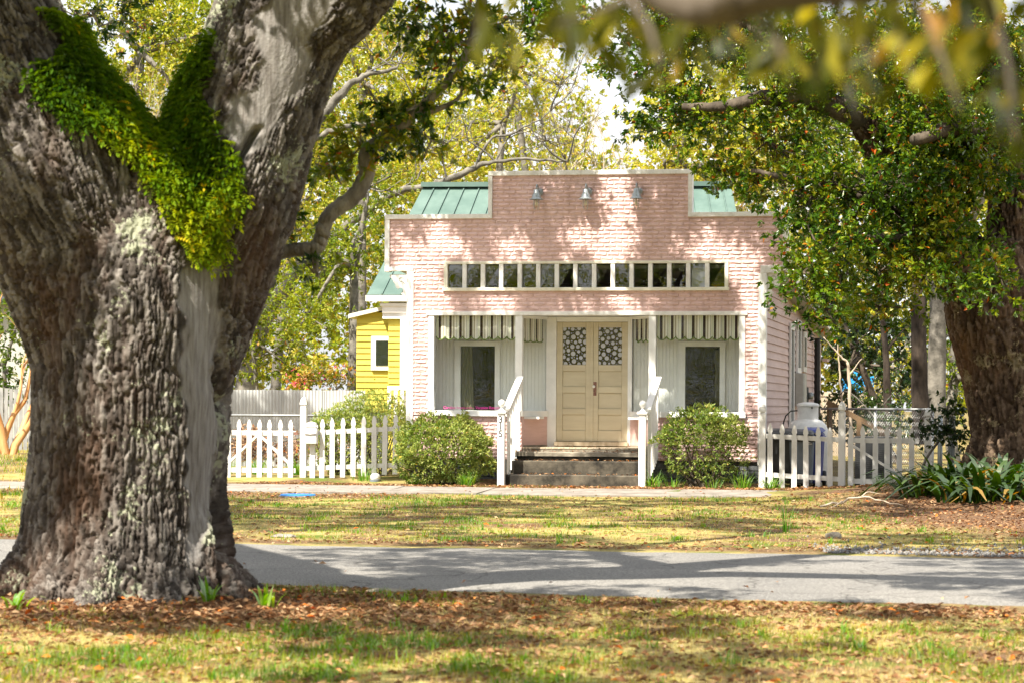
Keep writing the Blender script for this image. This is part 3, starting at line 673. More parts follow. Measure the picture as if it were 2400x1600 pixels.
# side wall: lapped boards, eave, back wall, roof
sw = MB().add([(UR-.02,0.11,0.45),(UR-.02,13.3,0.45),(UR-.02,13.3,2.82),(UR-.02,0.11,3.60),(UR-.1,0.11,0.45),(UR-.1,13.3,0.45),(UR-.1,13.3,2.82),(UR-.1,0.11,3.60)],
              [(0,1,2,3),(7,6,5,4),(0,4,5,1),(2,6,7,3),(1,5,6,2),(0,3,7,4)]).build('side_wall','pink_wood',shop)
for i in range(25):
    z0 = 0.42+i*0.1325; z1 = z0+0.145; ve = 13.3 if z1 < 2.80 else (3.60-z1)/(0.78/13.2)+0.1
    if ve < 0.5: continue
    wv = 0.006*math.sin(i*3.1)
    MB().add([(UR+.012,0.11,z0),(UR+.012,ve,z0+wv),(UR-.012,ve,z1+wv),(UR-.012,0.11,z1),(UR-.02,0.11,z0),(UR-.02,ve,z0+wv),(UR-.02,ve,z1+wv),(UR-.02,0.11,z1)],
             [(0,1,2,3),(4,7,6,5),(0,4,5,1),(1,5,6,2),(2,6,7,3),(3,7,4,0)]).build('clapboard','pink_wood',sw)
MB().box(UL+.01,UL+.09,0.11,13.3,0.3,2.85).build('side_wall','pink_wood',shop)
MB().box(UL+.09,UR-.11,13.2,13.3,0.3,2.82).build('back_wall','pink_wood',shop)
MB().add([(UL-.25,0.14,3.68),(UR+.30,0.14,3.68),(UR+.30,13.6,2.88),(UL-.25,13.6,2.88),(UL-.25,0.14,3.62),(UR+.30,0.14,3.62),(UR+.30,13.6,2.82),(UL-.25,13.6,2.82)],
         [(0,1,2,3),(7,6,5,4),(0,4,5,1),(1,5,6,2),(2,6,7,3),(3,7,4,0)]).build('roof','grey_box',shop)
MB().add([(UR+.301,0.13,3.70),(UR+.301,13.6,2.90),(UR+.301,13.6,2.80),(UR+.301,0.13,3.59),(UR+.33,0.13,3.70),(UR+.33,13.6,2.90),(UR+.33,13.6,2.80),(UR+.33,0.13,3.59)],
         [(0,1,2,3),(7,6,5,4),(0,4,5,1),(2,6,7,3),(1,5,6,2),(0,3,7,4)]).build('fascia_board','white',shop)
for v0, v1, z0, z1 in ((4.85,5.75,0.95,2.86),(6.45,7.4,1.98,2.98),(8.0,8.75,2.02,2.80)):
    c = MB(); e = UR+.014
    c.box(e,e+.035,v0,v0+.11,z0,z1); c.box(e,e+.035,v1-.11,v1,z0,z1); c.box(e,e+.035,v0+.11,v1-.11,z1-.11,z1); c.box(e,e+.035,v0+.11,v1-.11,z0,z0+.10)
    w_ = c.build('side_window','white',shop); MB().box(e,e+.006,v0+.11,v1-.11,z0+.1,z1-.11).build('pane','glass_dark',w_)
MB().box(UR+.1,UR+.2,12.4,13.3,2.3,2.36).build('porch_roof_edge','pink_wood',shop)
dp = MB().tube([(UR+.10,10.9,0.2),(UR+.10,10.9,2.75)],0.06,8); dp.build('drain_pipe','black',shop)
board('shutter','pink_wood',UR+.014,UR+.06,11.4,12.6,0.9,2.70)
# meter boxes on the side wall
t = hthing('meter_box','tall grey electrical box on the pink side wall','utility box',UR+.014,6.6,1.35)
MB().box(0,0.16,-0.35,0.35,0,0.62).build('cabinet','grey_box',t, bevel=0.01); MB().box(0.161,0.17,-0.32,0.32,0.03,0.59).build('door','grey_box',t)
t = hthing('utility_meter','small dark electric meter behind the grey box on the side wall','utility box',UR+.014,8.0,1.30)
MB().box(0,0.12,-0.16,0.16,0,0.42).build('cabinet','dark_grey',t, bevel=0.01); m_ = MB().lathe([(0.07,0),(0.07,0.07),(0.05,0.10)],14); o = m_.build('meter_glass','zinc',t, smooth=True); o.location=(0.121,0,0.25); o.rotation_euler=(0,R(90),0)

# ------------------------------------------------------------------ wall lamps
for i, (u_, lab) in enumerate(((-0.84,'left'),(-0.005,'middle'),(0.845,'right'))):
    t = hthing('wall_lamp', f'galvanised barn lamp with glass jar, {lab} of the three under the parapet', 'lamp', u_, 0, 4.60, 'barn lamps on the parapet')
    o = MB().lathe([(0.062,0),(0.066,0.012),(0.050,0.026),(0.02,0.03)],18).build('wall_plate','zinc',t, smooth=True); o.location=(0.02,-0.021,0.30); o.rotation_euler=(R(90),0,0)
    arm = [(0.02,-0.04,0.30),(0.012,-0.09,0.36),(0.006,-0.14,0.41),(0,-0.185,0.415),(0,-0.205,0.38),(0,-0.205,0.31)]
    MB().tube(arm, 0.012, 8).build('gooseneck','zinc',t, smooth=True)
    o = MB().lathe([(0.022,0.335),(0.045,0.325),(0.05,0.27),(0.072,0.235),(0.075,0.205),(0.085,0.19),(0.118,0.168),(0.12,0.162),(0.085,0.175),(0.07,0.19)],24,cap=False).build('shade','zinc',t, smooth=True); o.location=(0,-0.205,0)
    o = MB().lathe([(0.05,0.165),(0.052,0.12),(0.050,0.05),(0.040,0.015),(0.018,0.0),(0.004,-0.002)],18,cap=False).build('jar','jar',t, smooth=True); o.location=(0,-0.205,0)
    o = MB().lathe([(0.012,0.165),(0.014,0.13),(0.024,0.10),(0.022,0.07),(0.006,0.055)],12).build('bulb','cream_trim',t, smooth=True); o.location=(0,-0.205,0)
    cg = MB()
    for j in range(4):
        a_ = R(45+90*j); pts = [(0.056*math.cos(a_),-0.205+0.056*math.sin(a_),0.165),(0.058*math.cos(a_),-0.205+0.058*math.sin(a_),0.05),(0.03*math.cos(a_),-0.205+0.03*math.sin(a_),-0.006)]; cg.tube(pts,0.004,5)
    cg.build('wire_cage','zinc',t)

# ------------------------------------------------------------------ steps and railings
st = hthing('front_steps','dark weathered concrete steps leading up to the cream doors','steps',0,0,0)
def slabmesh(u0,u1,v0,v1,z0,z1,name,m,parent):
    n = 26; vs_=[]; r = random.Random(int(z1*100))
    top=[];bot=[]
    for i in range(n+1):
        u_=u0+(u1-u0)*i/n; j=r.uniform(-.008,.004)
        vs_ += [(u_,v0+r.uniform(-.004,.006),z0),(u_,v0+j*.4,z1-.012+j),(u_,v0+.016,z1+j*.6),(u_,v1,z1)]
    fs=[(i*4+k,(i+1)*4+k,(i+1)*4+k+1,i*4+k+1) for i in range(n) for k in range(3)]
    fs += [(0,1,2,3),(n*4+3,n*4+2,n*4+1,n*4)]
    return MB().add(vs_,fs).build(name,m,parent)
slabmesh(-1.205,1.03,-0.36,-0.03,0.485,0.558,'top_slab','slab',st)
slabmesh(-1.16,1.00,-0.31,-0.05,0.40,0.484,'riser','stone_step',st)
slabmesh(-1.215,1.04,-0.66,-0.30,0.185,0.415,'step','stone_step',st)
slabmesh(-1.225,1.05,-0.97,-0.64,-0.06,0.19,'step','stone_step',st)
M['digit_font'] = M['digit']
for sx, u_, lab in ((-1,-1.245,'white wooden stair railing carrying the house number 315'),(1,1.095,'white wooden stair railing right of the steps, without numbers')):
    t = hthing('stair_railing', lab, 'railing', u_, 0, 0, 'front stair railings')
    nw = MB().box(-0.058,0.058,-1.11,-0.995,-0.05,1.19).build('newel_post','white',t, bevel=0.008)
    MB().box(-0.085,0.085,-1.137,-0.968,1.191,1.235).build('cap','white',nw, bevel=0.008)
    o = MB().lathe([(0.06,0),(0.045,0.02),(0.022,0.04),(0.02,0.06),(0.038,0.075),(0.055,0.105),(0.058,0.13),(0.048,0.165),(0.02,0.183)],16).build('ball_finial','white',nw, smooth=True); o.location=(0,-1.0525,1.236)
    MB().obox((0.075,-1.03,1.26),(0.12,-0.05,1.80),0.115,0.045).build('handrail','white',t, bevel=0.006)
    MB().obox((0.075,-1.0,1.21),(0.115,-0.05,1.73),0.04,0.075).build('under_rail','white',t)
    for i in range(8):
        s_ = (i+0.6)/8.2; v_ = -0.97+0.94*s_; ux = 0.075+0.04*s_; zt = 1.215+0.52*s_; zb = 0.10+0.50*s_ if sx<0 else 0.06+0.40*s_
        MB().box(ux-.016,ux+.016,v_-.016,v_+.016,zb,zt).build('baluster','white',t)
    if sx < 0:
        for ch, zz in (('3',1.045),('1',0.93),('5',0.81)):
            o = lettering(ch, 0.16, 'digit', nw, (-0.045,-1.1125,zz), (R(90),0,0), 0.004); o.name = 'house_digit'
# ------------------------------------------------------------------ picket fences and gates
def picket_poly(w_, h_):
    half = [(w_/2,0),(w_/2,h_-.20),(w_*.36,h_-.185),(w_*.33,h_-.165),(w_*.38,h_-.15),(w_*.5,h_-.125),(w_*.42,h_-.075),(w_*.24,h_-.03),(w_*.1,h_-.006)]
    return [(-x,z) for x,z in half][::1] + [(x,z) for x,z in half[::-1]]
PICK = {}
def picket(parent, u_, zb, h_=1.02, w_=0.085, lean=0.0):
    key = (round(h_,2), w_)
    if key not in PICK:
        b = MB().prism_xz(picket_poly(w_, key[0])[::-1], -0.011, 0.011); me = b.mesh('picket'); me.materials.append(M['white_fence']); PICK[key] = me
    o = link('picket', PICK[key], parent); o.location = (u_, -0.012, zb); o.rotation_euler = (0, lean, 0); return o
def gothic_post(parent, u_, h_, m='white_fence', name='post'):
    o = MB().box(u_-.055,u_+.055,-0.005,0.105,-0.15,h_-.17).build(name,m,parent, bevel=0.008)
    c = (u_,0.05)
    def ring(r,z): return [(c[0]-r,c[1]-r,z),(c[0]+r,c[1]-r,z),(c[0]+r,c[1]+r,z),(c[0]-r,c[1]+r,z)]
    pr = [(0.055,h_-.169),(0.036,h_-.155),(0.036,h_-.14),(0.06,h_-.135),(0.06,h_-.115),(0.05,h_-.06),(0.03,h_-.02),(0.008,h_)]
    vs_=[];fs=[]
    for r,z in pr: vs_+=ring(r,z)
    for i in range(len(pr)-1):
        for j in range(4): fs.append((i*4+j,i*4+(j+1)%4,(i+1)*4+(j+1)%4,(i+1)*4+j))
    fs.append(tuple(range(len(vs_)-4,len(vs_))))
    MB().add(vs_,fs).build('post_cap',m,o); return o
# left fence (runs from the gate post to the shop corner)
lf = hthing('picket_fence','white picket fence between the gate post and the left corner of the shop','fence',-4.9,-0.05,0.03,'white picket fences')
gothic_post(lf,0.0,1.42)
for i, u_ in enumerate([0.17+0.0]+[0.34+0.183*k for k in range(8)]):
    if i == 0: continue
    picket(lf, u_, 0.02+0.012*i, 1.02, lean=random.uniform(-.012,.012))
MB().obox((0.06,0.03,0.80),(1.79,0.03,0.90),0.035,0.075).build('rail','white_fence',lf)
MB().obox((0.06,0.03,0.20),(1.79,0.03,0.28),0.035,0.075).build('rail','white_fence',lf)
# left gate
lg = hthing('picket_gate','white picket gate with Z braces beside the great oak trunk','gate',-4.99,-0.06,0.0,'white picket gates')
for i in range(7): picket(lg, -0.12-0.185*i, 0.015, 1.05, lean=random.uniform(-.008,.008))
MB().box(-1.30,-0.04,0.0,0.035,0.79,0.87).build('rail','white_fence',lg); MB().box(-1.30,-0.04,0.0,0.035,0.15,0.23).build('rail','white_fence',lg)
MB().obox((-0.10,0.018,0.26),(-0.68,0.018,0.80),0.034,0.085,up=(0,1,0)).build('brace','white_fence',lg)
MB().obox((-1.28,0.018,0.26),(-0.70,0.018,0.80),0.034,0.085,up=(0,1,0)).build('brace','white_fence',lg)
MB().box(-0.06,0.0,-0.03,0.0,0.80,0.85).build('latch','brown_metal',lg)
# letter box on its own board
mbx = hthing('mailbox','white vertical metal mailbox beside the left gate post','mailbox',-4.72,-0.10,0.03)
MB().box(-0.045,0.045,0.0,0.03,-0.10,0.66).build('board','white_fence',mbx)
MB().box(-0.105,0.105,-0.13,-0.001,0.62,0.90).build('box','tank',mbx, bevel=0.012)
MB().prism_xz([(-.105,.905),(-.075,.975),(0,1.0),(.075,.975),(.105,.905)][::-1],-0.14,0.0).build('back_crest','tank',mbx)
MB().add([(-.11,-.15,.86),(.11,-.15,.86),(.11,-.05,.935),(-.11,-.05,.935),(-.11,-.155,.80),(0,-.155,.785),(.11,-.155,.80)],[(0,1,2,3),(4,5,6,1,0)]).build('lid','tank',mbx)
# right fence and gate
rf = hthing('picket_fence','white picket fence in front of the bins right of the shop','fence',3.05,-1.15,0.06,'white picket fences')
gothic_post(rf,0.0,1.33)
for i in range(6): picket(rf, 0.13+0.192*i, -0.02-0.012*i, 1.03, lean=random.uniform(-.01,.01))
o = gothic_post(rf,1.27,1.36)
MB().obox((0.06,0.02,0.80),(1.22,0.02,0.75),0.035,0.075).build('rail','white_fence',rf); MB().obox((0.06,0.02,0.18),(1.22,0.02,0.12),0.035,0.075).build('rail','white_fence',rf)
rg = hthing('picket_gate','white picket gate with diagonal brace beside the strap-leaved plants','gate',4.42,-1.16,0.0,'white picket gates')
for i in range(6): picket(rg, 0.05+0.192*i, -0.03-0.004*i, 1.07, lean=random.uniform(-.008,.008))
MB().box(0.0,1.12,0.0,0.035,0.76,0.84).build('rail','white_fence',rg); MB().box(0.0,1.12,0.0,0.035,0.11,0.19).build('rail','white_fence',rg)
MB().obox((0.04,0.018,0.74),(0.98,0.018,0.16),0.034,0.085,up=(0,1,0)).build('brace','white_fence',rg)
ge = hthing('gate_post','white gothic-topped post at the far end of the right gate','fence post',5.68,-1.12,0.0)
gothic_post(ge,0.0,1.33)

# ------------------------------------------------------------------ chain-link fences
def chain_link(name, label, u0, v0, u1, v1, z0, z1, posts):
    ln = math.hypot(u1-u0, v1-v0)
    t = hthing(name, label, 'fence', u0, v0, 0, rz=math.atan2(v1-v0,u1-u0))
    w_ = MB(); p = 0.062; n = int(ln/p)+1; k = int((z1-z0)/p)
    for i in range(n):
        for s_ in (1,-1):
            pts=[(min(max(i*p + s_*(0.5 if j%2 else -0.5)*p,0),ln), 0.003*(1 if j%2 else -1)*s_, z0+j*p) for j in range(k+1)]
            w_.tube(pts, 0.0022, 3, cap=False)
    w_.build('wire_mesh','wire',t)
    MB().tube([(0,0,z1),(ln,0,z1)],0.021,8).build('top_rail','wire',t, smooth=True)
    for x in posts: MB().tube([(x,0.03,-0.2),(x,0.03,z1+.05)],0.03,8).build('post','wire',t, smooth=True)
    return t
chain_link('chain_link_fence','chain-link fence with top rail across the left side yard',-7.6,2.2,-4.3,2.2,0.12,1.12,(0.1,3.2))
chain_link('chain_link_fence','chain-link fence with top rail behind the right picket gate',3.7,3.2,5.72,-0.3,0.1,1.30,(2.0,4.0))
t = hthing('fence_post_roll','dark silver post with rolled wire mesh beside the right gate post','fence post',5.87,-1.0,-0.1)
MB().tube([(0,0,0),(0,0,1.28)],0.04,10).build('post','zinc',t, smooth=True)
MB().lathe([(0.028,0),(0.042,0.012),(0.02,0.035)],10,c=(0,0,1.28)).build('post_cap','zinc',t, smooth=True)
rl = MB()
for j in range(60): 
    a_=j*0.5; rl.tube([(0.16+0.055*math.cos(a_)*(1-j/120),0.05*math.sin(a_)*(1-j/120),0.12),(0.19+0.055*math.cos(a_)*(1-j/120),0.05*math.sin(a_),1.30)],0.0045,3,cap=False)
rl.build('rolled_mesh','zinc',t)

# ------------------------------------------------------------------ bins, tank, condenser, rail in the right yard
def bin_cart(label, u_, v_, m, lid, w_=0.55, h_=1.02, logo=False):
    t = hthing('trash_cart', label, 'trash bin', u_, v_, 0.03, 'wheeled bins')
    a_, b_ = w_/2, w_/2*0.80
    body = MB(); body.add([(-b_,-.24,.06),(b_,-.24,.06),(b_,.26,.06),(-b_,.26,.06),(-a_,-.31,h_),(a_,-.31,h_),(a_,.31,h_),(-a_,.31,h_)],[(0,3,2,1),(4,5,6,7),(0,1,5,4),(1,2,6,5),(2,3,7,6),(3,0,4,7)])
    o = body.build('body', m, t, bevel=0.02)
    MB().box(-a_-.02,a_+.02,-.335,.33,h_-.11,h_-.05).build('rim', lid, t, bevel=0.012)
    MB().add([(-a_-.015,-.36,h_+.002),(a_+.015,-.36,h_+.002),(a_+.015,.34,h_+.03),(-a_-.015,.34,h_+.03),(-a_+.04,-.28,h_+.06),(a_-.04,-.28,h_+.06),(a_-.04,.28,h_+.09),(-a_+.04,.28,h_+.09)],
             [(0,3,2,1),(4,5,6,7),(0,1,5,4),(1,2,6,5),(2,3,7,6),(3,0,4,7)]).build('lid', lid, t, bevel=0.012)
    for s_ in (-1,1):
        q = MB().lathe([(0.12,-0.03),(0.13,-0.015),(0.13,0.015),(0.12,0.03)],16).build('wheel','black',t, smooth=False); q.location=(s_*(b_+.03),.26,.13); q.rotation_euler=(0,R(90),0)
    MB().tube([(-a_+.05,.34,h_-.03),(a_-.05,.34,h_-.03)],0.016,6).build('handle',lid,t)
    if logo:
        lg_ = MB()
        for k in range(3):
            a0 = R(90+120*k); c0 = (0.10+0.04*math.cos(a0), 0.80+0.04*math.sin(a0)); c1 = (0.10+0.04*math.cos(a0+1.5), 0.80+0.04*math.sin(a0+1.5))
            lg_.obox((c0[0],-.307,c0[1]),(c1[0],-.307,c1[1]),0.004,0.02,up=(0,1,0))
        lg_.box(0.05,0.18,-.305,-.301,0.70,0.712); lg_.box(0.07,0.15,-.305,-.301,0.725,0.745)
        lg_.build('printed_mark','white_letter',o)
    return t
bin_cart('black wheeled bin nearest the shop corner behind the picket fence',3.30,-0.62,'dark_grey','dark_grey',0.46,0.86)
bin_cart('grey wheeled bin with white recycling print behind the picket fence',3.66,-0.68,'grey_plastic','dark_grey',0.40,0.85,True)
bin_cart('blue wheeled bin showing beside the grey one behind the pickets',3.80,-0.35,'blue_plastic','blue_plastic',0.36,0.88)
pt = hthing('propane_tank','white upright propane tank with domed collar beside the shop','gas tank',3.66,0.45,0.0)
MB().lathe([(0.30,0.02),(0.33,0.06),(0.345,0.12),(0.345,0.86),(0.335,0.96),(0.30,1.04),(0.24,1.10),(0.15,1.135),(0.10,1.14)],32).build('body','tank',pt, smooth=True)
MB().lathe([(0.175,1.09),(0.175,1.34)],28,cap=False).build('collar','tank',pt, smooth=True)
MB().lathe([(0.188,1.33),(0.190,1.365),(0.16,1.39),(0.08,1.408),(0.005,1.412)],28).build('collar_lid','tank',pt, smooth=True)
MB().box(0.07,0.09,-.168,-.158,1.30,1.34).build('vent_slot','black',pt); MB().tube([(-.17,-.05,1.27),(-.28,-.08,1.26),(-.36,-.1,1.18),(-.40,-.1,1.05),(-.40,-.06,0.8)],0.012,6).build('hose','black',pt, smooth=True)
MB().lathe([(0.31,-0.02),(0.31,0.03)],24).build('base_ring','tank',pt)
ac = hthing('air_conditioner','dark slatted air-conditioning unit behind the tall fence post','air conditioner',4.72,1.2,0.0)
MB().box(-.30,.30,-.30,.30,0.02,0.80).build('case','dark_grey',ac)
for i in range(20): MB().box(-.31,.31,-.315,-.301,0.08+i*.034,0.10+i*.034).build('slat','dark_grey',ac)
MB().box(-.32,.32,-.325,.32,0.801,0.84).build('top','dark_grey',ac)
wr_ = hthing('wooden_handrail','brown wooden handrail sloping down behind the propane tank','handrail',4.15,3.0,0.1)
MB().obox((-.35,0,1.32),(0.75,0,0.75),0.09,0.05,up=(0,1,0)).build('rail','brown_wood',wr_)
for x in (-.30,0.22,0.62): MB().box(x-.045,x+.045,-.04,.05,-0.2,1.26-(x+.30)*0.52).build('post','brown_wood',wr_)

# ------------------------------------------------------------------ yellow house behind
yh = thing('yellow_house','yellow clapboard house with green metal roof behind the pink shop','house',(0,52,0),R(-6))
M_ = MB(); M_.box(-3.20,-2.46,0.06,3.0,0.2,3.2); lw = M_.build('side_room_wall','yellow',yh)
for i in range(18):
    z0=1.20+i*0.118
    if z0 > 3.05: break
    zt = z0+.128
    MB().add([(-3.21,0.03,z0),(-2.455,0.03,z0),(-2.455,0.055,zt),(-3.21,0.055,zt),(-3.21,0.06,z0),(-2.455,0.06,z0)],[(0,1,2,3),(0,4,5,1)]).build('clapboard','yellow',lw)
w2 = MB().box(-2.44,4.6,-0.6,5.0,0.2,3.40).build('main_wall','yellow',yh)
for i in range(19):
    z0=1.16+i*0.118; MB().add([(-2.45,-0.63,z0),(-1.4,-0.63,z0),(-1.4,-0.605,z0+.128),(-2.45,-0.605,z0+.128),(-2.45,-0.60,z0),(-1.4,-0.60,z0)],[(0,1,2,3),(0,4,5,1)]).build('clapboard','yellow',w2)
MB().add([(-3.36,-.08,3.08),(-2.46,-.08,3.29),(-2.46,3.0,3.29),(-3.36,3.0,3.08),(-3.36,-.08,3.16),(-2.46,-.08,3.37),(-2.46,3.0,3.37),(-3.36,3.0,3.16)],[(0,1,2,3),(7,6,5,4),(0,4,5,1),(3,0,4,7)]).build('side_room_roof','cream_trim',yh)
f_ = MB().box(-2.90,-2.47,-0.02,0.02,2.03,2.72).build('window','trim',yh); MB().box(-2.80,-2.48,-0.035,-0.021,2.12,2.63).build('pane','glass_dark',f_)
MB().box(-2.56,-1.2,-0.75,-0.60,3.17,3.30).build('porch_beam','white',yh); MB().box(-2.60,-1.2,-0.80,-0.60,3.301,3.36).build('porch_cornice','white',yh); MB().box(-2.56,-1.2,-0.70,-0.62,3.05,3.169).build('porch_frieze','white',yh)
MB().box(-2.18,-2.02,-0.82,-0.66,1.1,3.05).build('porch_post','white',yh)
pr_=MB().box(-2.42,-2.0,-0.9,-0.83,1.62,1.70).build('porch_rail','white',yh)
for i in range(4): MB().box(-2.42+i*.13,-2.35+i*.13,-0.89,-0.84,1.05,1.62).build('baluster','white',pr_)
# roof: front slope with standing seams, ridge cap, eave board
ez, rz_, ey, ry = 3.52, 6.0, -0.85, 2.6
rf_ = MB().add([(-2.86,ey,ez),(4.9,ey,ez),(4.35,ry,rz_),(-2.20,ry,rz_),(4.9,6.0,ez),(-2.86,6.0,ez)],[(0,1,2,3),(3,2,4,5),(0,3,5),(1,4,2)]).build('roof','green_roof',yh)
for i in range(20):
    x0=-2.55+i*0.38; sx0=x0; MB().obox((x0,ey,ez+.012),(x0*0.845+0.21,ry-.02,rz_+.012),0.02,0.03).build('seam','green_roof',rf_)
MB().obox((-2.24,ry,rz_+.02),(4.38,ry,rz_+.02),0.34,0.10).build('ridge_cap','green_roof',rf_)
MB().box(-2.88,4.92,ey-.03,ey+.02,ez-.13,ez-.01).build('eave_board','cream_trim',yh)
MB().box(-3.2,4.5,-.3,0.02,0.0,1.16).build('skirting','dark_block',yh)

# corrugated sheet fence
cf = thing('corrugated_fence','white corrugated metal fence in front of the yellow house','fence',(-7.7,50.2,0.1),R(-2))
for i in range(6):
    n=52; vs_=[]; w_=0.83
    for j in range(n+1):
        x=w_*j/n; y=0.008*math.sin(2*math.pi*j/4.0+i)
        vs_+=[(x,y-.0+0.004*(i%2),-0.2),(x,y+0.004*(i%2),1.50)]
    MB().add(vs_,[(2*j,2*j+2,2*j+3,2*j+1) for j in range(n)]).build('sheet','corrugated',cf).location=(i*0.80,0,0)
MB().box(0,4.8,0.03,0.07,1.1,1.2).build('rail','white',cf); MB().box(0,4.8,0.03,0.07,0.2,0.3).build('rail','white',cf)
M['slat_grey']=mat('weathered_slat',(0.20,0.20,0.20),(0.34,0.34,0.335),3,0.8,0.1,20,stretch=(4,4,1))
# far left slatted fence
sfn = thing('slat_fence','pale grey slat fence behind the orange crape myrtle at far left','fence',(-17.5,61.0,0.1),0)
for i in range(58): MB().box(i*0.115,i*0.115+.085,-.012,.012,0.05,1.55+0.02*math.sin(i*7.0)).build('slat','slat_grey',sfn)
MB().box(0,6.7,.013,.05,0.3,0.38).build('rail','corrugated',sfn); MB().box(0,6.7,.013,.05,1.2,1.28).build('rail','corrugated',sfn)
# far house at the left edge and tan board wall + blue cover at the right
fh = thing('grey_house','dark grey house glimpsed behind the crape myrtle at far left','house',(-21,78,0.1),0)
MB().box(0,8,0,6,0,4.2).build('wall','grey_box',fh); MB().add([(-.5,-.5,4.2),(8.5,-.5,4.2),(8.5,6.5,4.2),(-.5,6.5,4.2),(1,3,6.6),(7,3,6.6)],[(0,1,5,4),(2,3,4,5),(0,4,3),(1,2,5)]).build('roof','dark_grey',fh)
MB().box(4.0,5.0,-.06,-.01,2.6,3.8).build('window','brown_metal',fh)
tw_ = thing('board_wall','tan wooden board wall far behind the right yard','fence',(7.45,62.0,0.1),R(-3))
for i in range(12): MB().box(i*.135,i*.135+.128,-.01,.012,0,1.55+0.012*math.sin(i*5)).build('board','tan_wood',tw_)
MB().box(0,1.62,-.03,-.011,1.50,1.60).build('top_rail','pale_twig',tw_)
bt = thing('blue_cover','bright blue panel standing above the far tan board wall','panel',(8.15,63.0,0.1),R(-3))
MB().add([(0,0,1.2),(0.75,0,1.2),(0.75,0,2.0),(0.3,0.05,2.12),(0,0,1.95),(0,0.4,1.2),(0.75,0.4,1.2),(0.75,0.4,2.0),(0.3,0.45,2.12),(0,0.4,1.95)],[(0,1,2,3,4),(9,8,7,6,5),(0,5,6,1),(1,6,7,2),(2,7,8,3),(3,8,9,4),(4,9,5,0)]).build('sheet','blue_tarp',bt)
MB().box(0.05,0.12,0.1,0.2,-0.1,1.2).build('leg','tan_wood',bt); MB().box(0.62,0.69,0.1,0.2,-0.1,1.2).build('leg','tan_wood',bt)
dk = thing('wooden_deck_rail','small orange-lit wooden rail far behind the right yard','railing',(6.9,66.0,0.1),0)
for x in (0,0.7): MB().box(x,x+.09,0,.09,0,2.4).build('post','pale_twig',dk)
for z_ in (1.75,1.9,2.05,2.2): MB().box(0.09,0.7,.02,.05,z_,z_+.09).build('board','brown_wood',dk)

# small things on the ground
t = thing('meter_cover','blue round meter cover lying flush in the dirt by the sidewalk','meter cover',(-3.18,38.15,float(gz(-3.18,38.15))+.0))
MB().lathe([(0.27,-0.02),(0.27,0.03),(0.25,0.045),(0.0,0.05)],28).build('lid','blue_lid',t); MB().lathe([(0.30,-0.02),(0.30,0.018),(0.271,0.02)],28).build('ring','slab',t)
bx, by = H(-3.55,-0.35)[:2]
t = thing('white_globe','small white globe lying in the grass under the left pickets','garden light',(bx,by,float(gz(bx,by))))
MB().lathe([(0.02,0),(0.075,0.02),(0.088,0.065),(0.076,0.11),(0.042,0.135),(0.01,0.143)],18).build('globe','tank',t, smooth=True); MB().lathe([(0.09,-.01),(0.095,0.03),(0.06,0.035)],18).build('base','grey_plastic',t)
sx_, sy_ = 3.35, 27.0
def rock(name,label,x,y,s,m,seed,cat='stone'):
    bm = bmesh.new(); bmesh.ops.create_icosphere(bm, subdivisions=2, radius=1)
    for v_ in bm.verts:
        k_ = 1+0.25*mnoise.noise(v_.co*1.7+Vector((seed,0,0))); v_.co = Vector((v_.co.x*s[0]*k_, v_.co.y*s[1]*k_, v_.co.z*s[2]*k_))
    me = bpy.data.meshes.new(name); bm.to_mesh(me); bm.free(); me.materials.append(M[m]); o = link(name, me); o.location=(x,y,float(gz(x,y))+s[2]*0.3); tag(o,label,cat); return o
rock('stone','small grey stone lying in the lawn near the far road edge',3.42,27.2,(0.10,0.08,0.05),'slab',3)
rock('stone','pale flat stone at the far road edge beside the oak trunk',-2.36,26.6,(0.13,0.09,0.03),'walk',5)
rock('stone','grey stone half buried at the near road edge',-0.9,18.55,(0.16,0.07,0.035),'slab',9)
# ------------------------------------------------------------------ noise in numpy
def hash3(i, j, k, s=0):
    h = (i.astype(np.int64)*374761393 + j.astype(np.int64)*668265263 + k.astype(np.int64)*2147483647 + s*1274126177) & 0xffffffff
    h = ((h ^ (h >> 13))*1274126177) & 0xffffffff
    h = ((h ^ (h >> 16))*2246822519) & 0xffffffff
    return ((h ^ (h >> 15)) & 0xffffff)/float(0xffffff)
def vnoise(p, s=0):
    f = np.floor(p).astype(np.int64); t = p-f; t = t*t*(3-2*t); out = 0
    for a_ in (0,1):
        for b_ in (0,1):
            for c_ in (0,1):
                w_ = (t[:,0] if a_ else 1-t[:,0])*(t[:,1] if b_ else 1-t[:,1])*(t[:,2] if c_ else 1-t[:,2])
                out = out + w_*hash3(f[:,0]+a_, f[:,1]+b_, f[:,2]+c_, s)
    return out*2-1
def worley(p, s=0):
    f = np.floor(p).astype(np.int64); n = len(p)
    f1 = np.full(n, 9.0); f2 = np.full(n, 9.0); cid = np.zeros(n)
    for a_ in (-1,0,1):
        for b_ in (-1,0,1):
            for c_ in (-1,0,1):
                i, j, k = f[:,0]+a_, f[:,1]+b_, f[:,2]+c_
                hx = hash3(i,j,k,s)
                d = np.sqrt((i+hx-p[:,0])**2 + (j+hash3(i,j,k,s+11)-p[:,1])**2 + (k+hash3(i,j,k,s+23)-p[:,2])**2)
                m1 = d < f1; f2 = np.where(m1, f1, np.minimum(f2, d)); cid = np.where(m1, hash3(i,j,k,s+37), cid); f1 = np.where(m1, d, f1)
    return f1, f2, cid
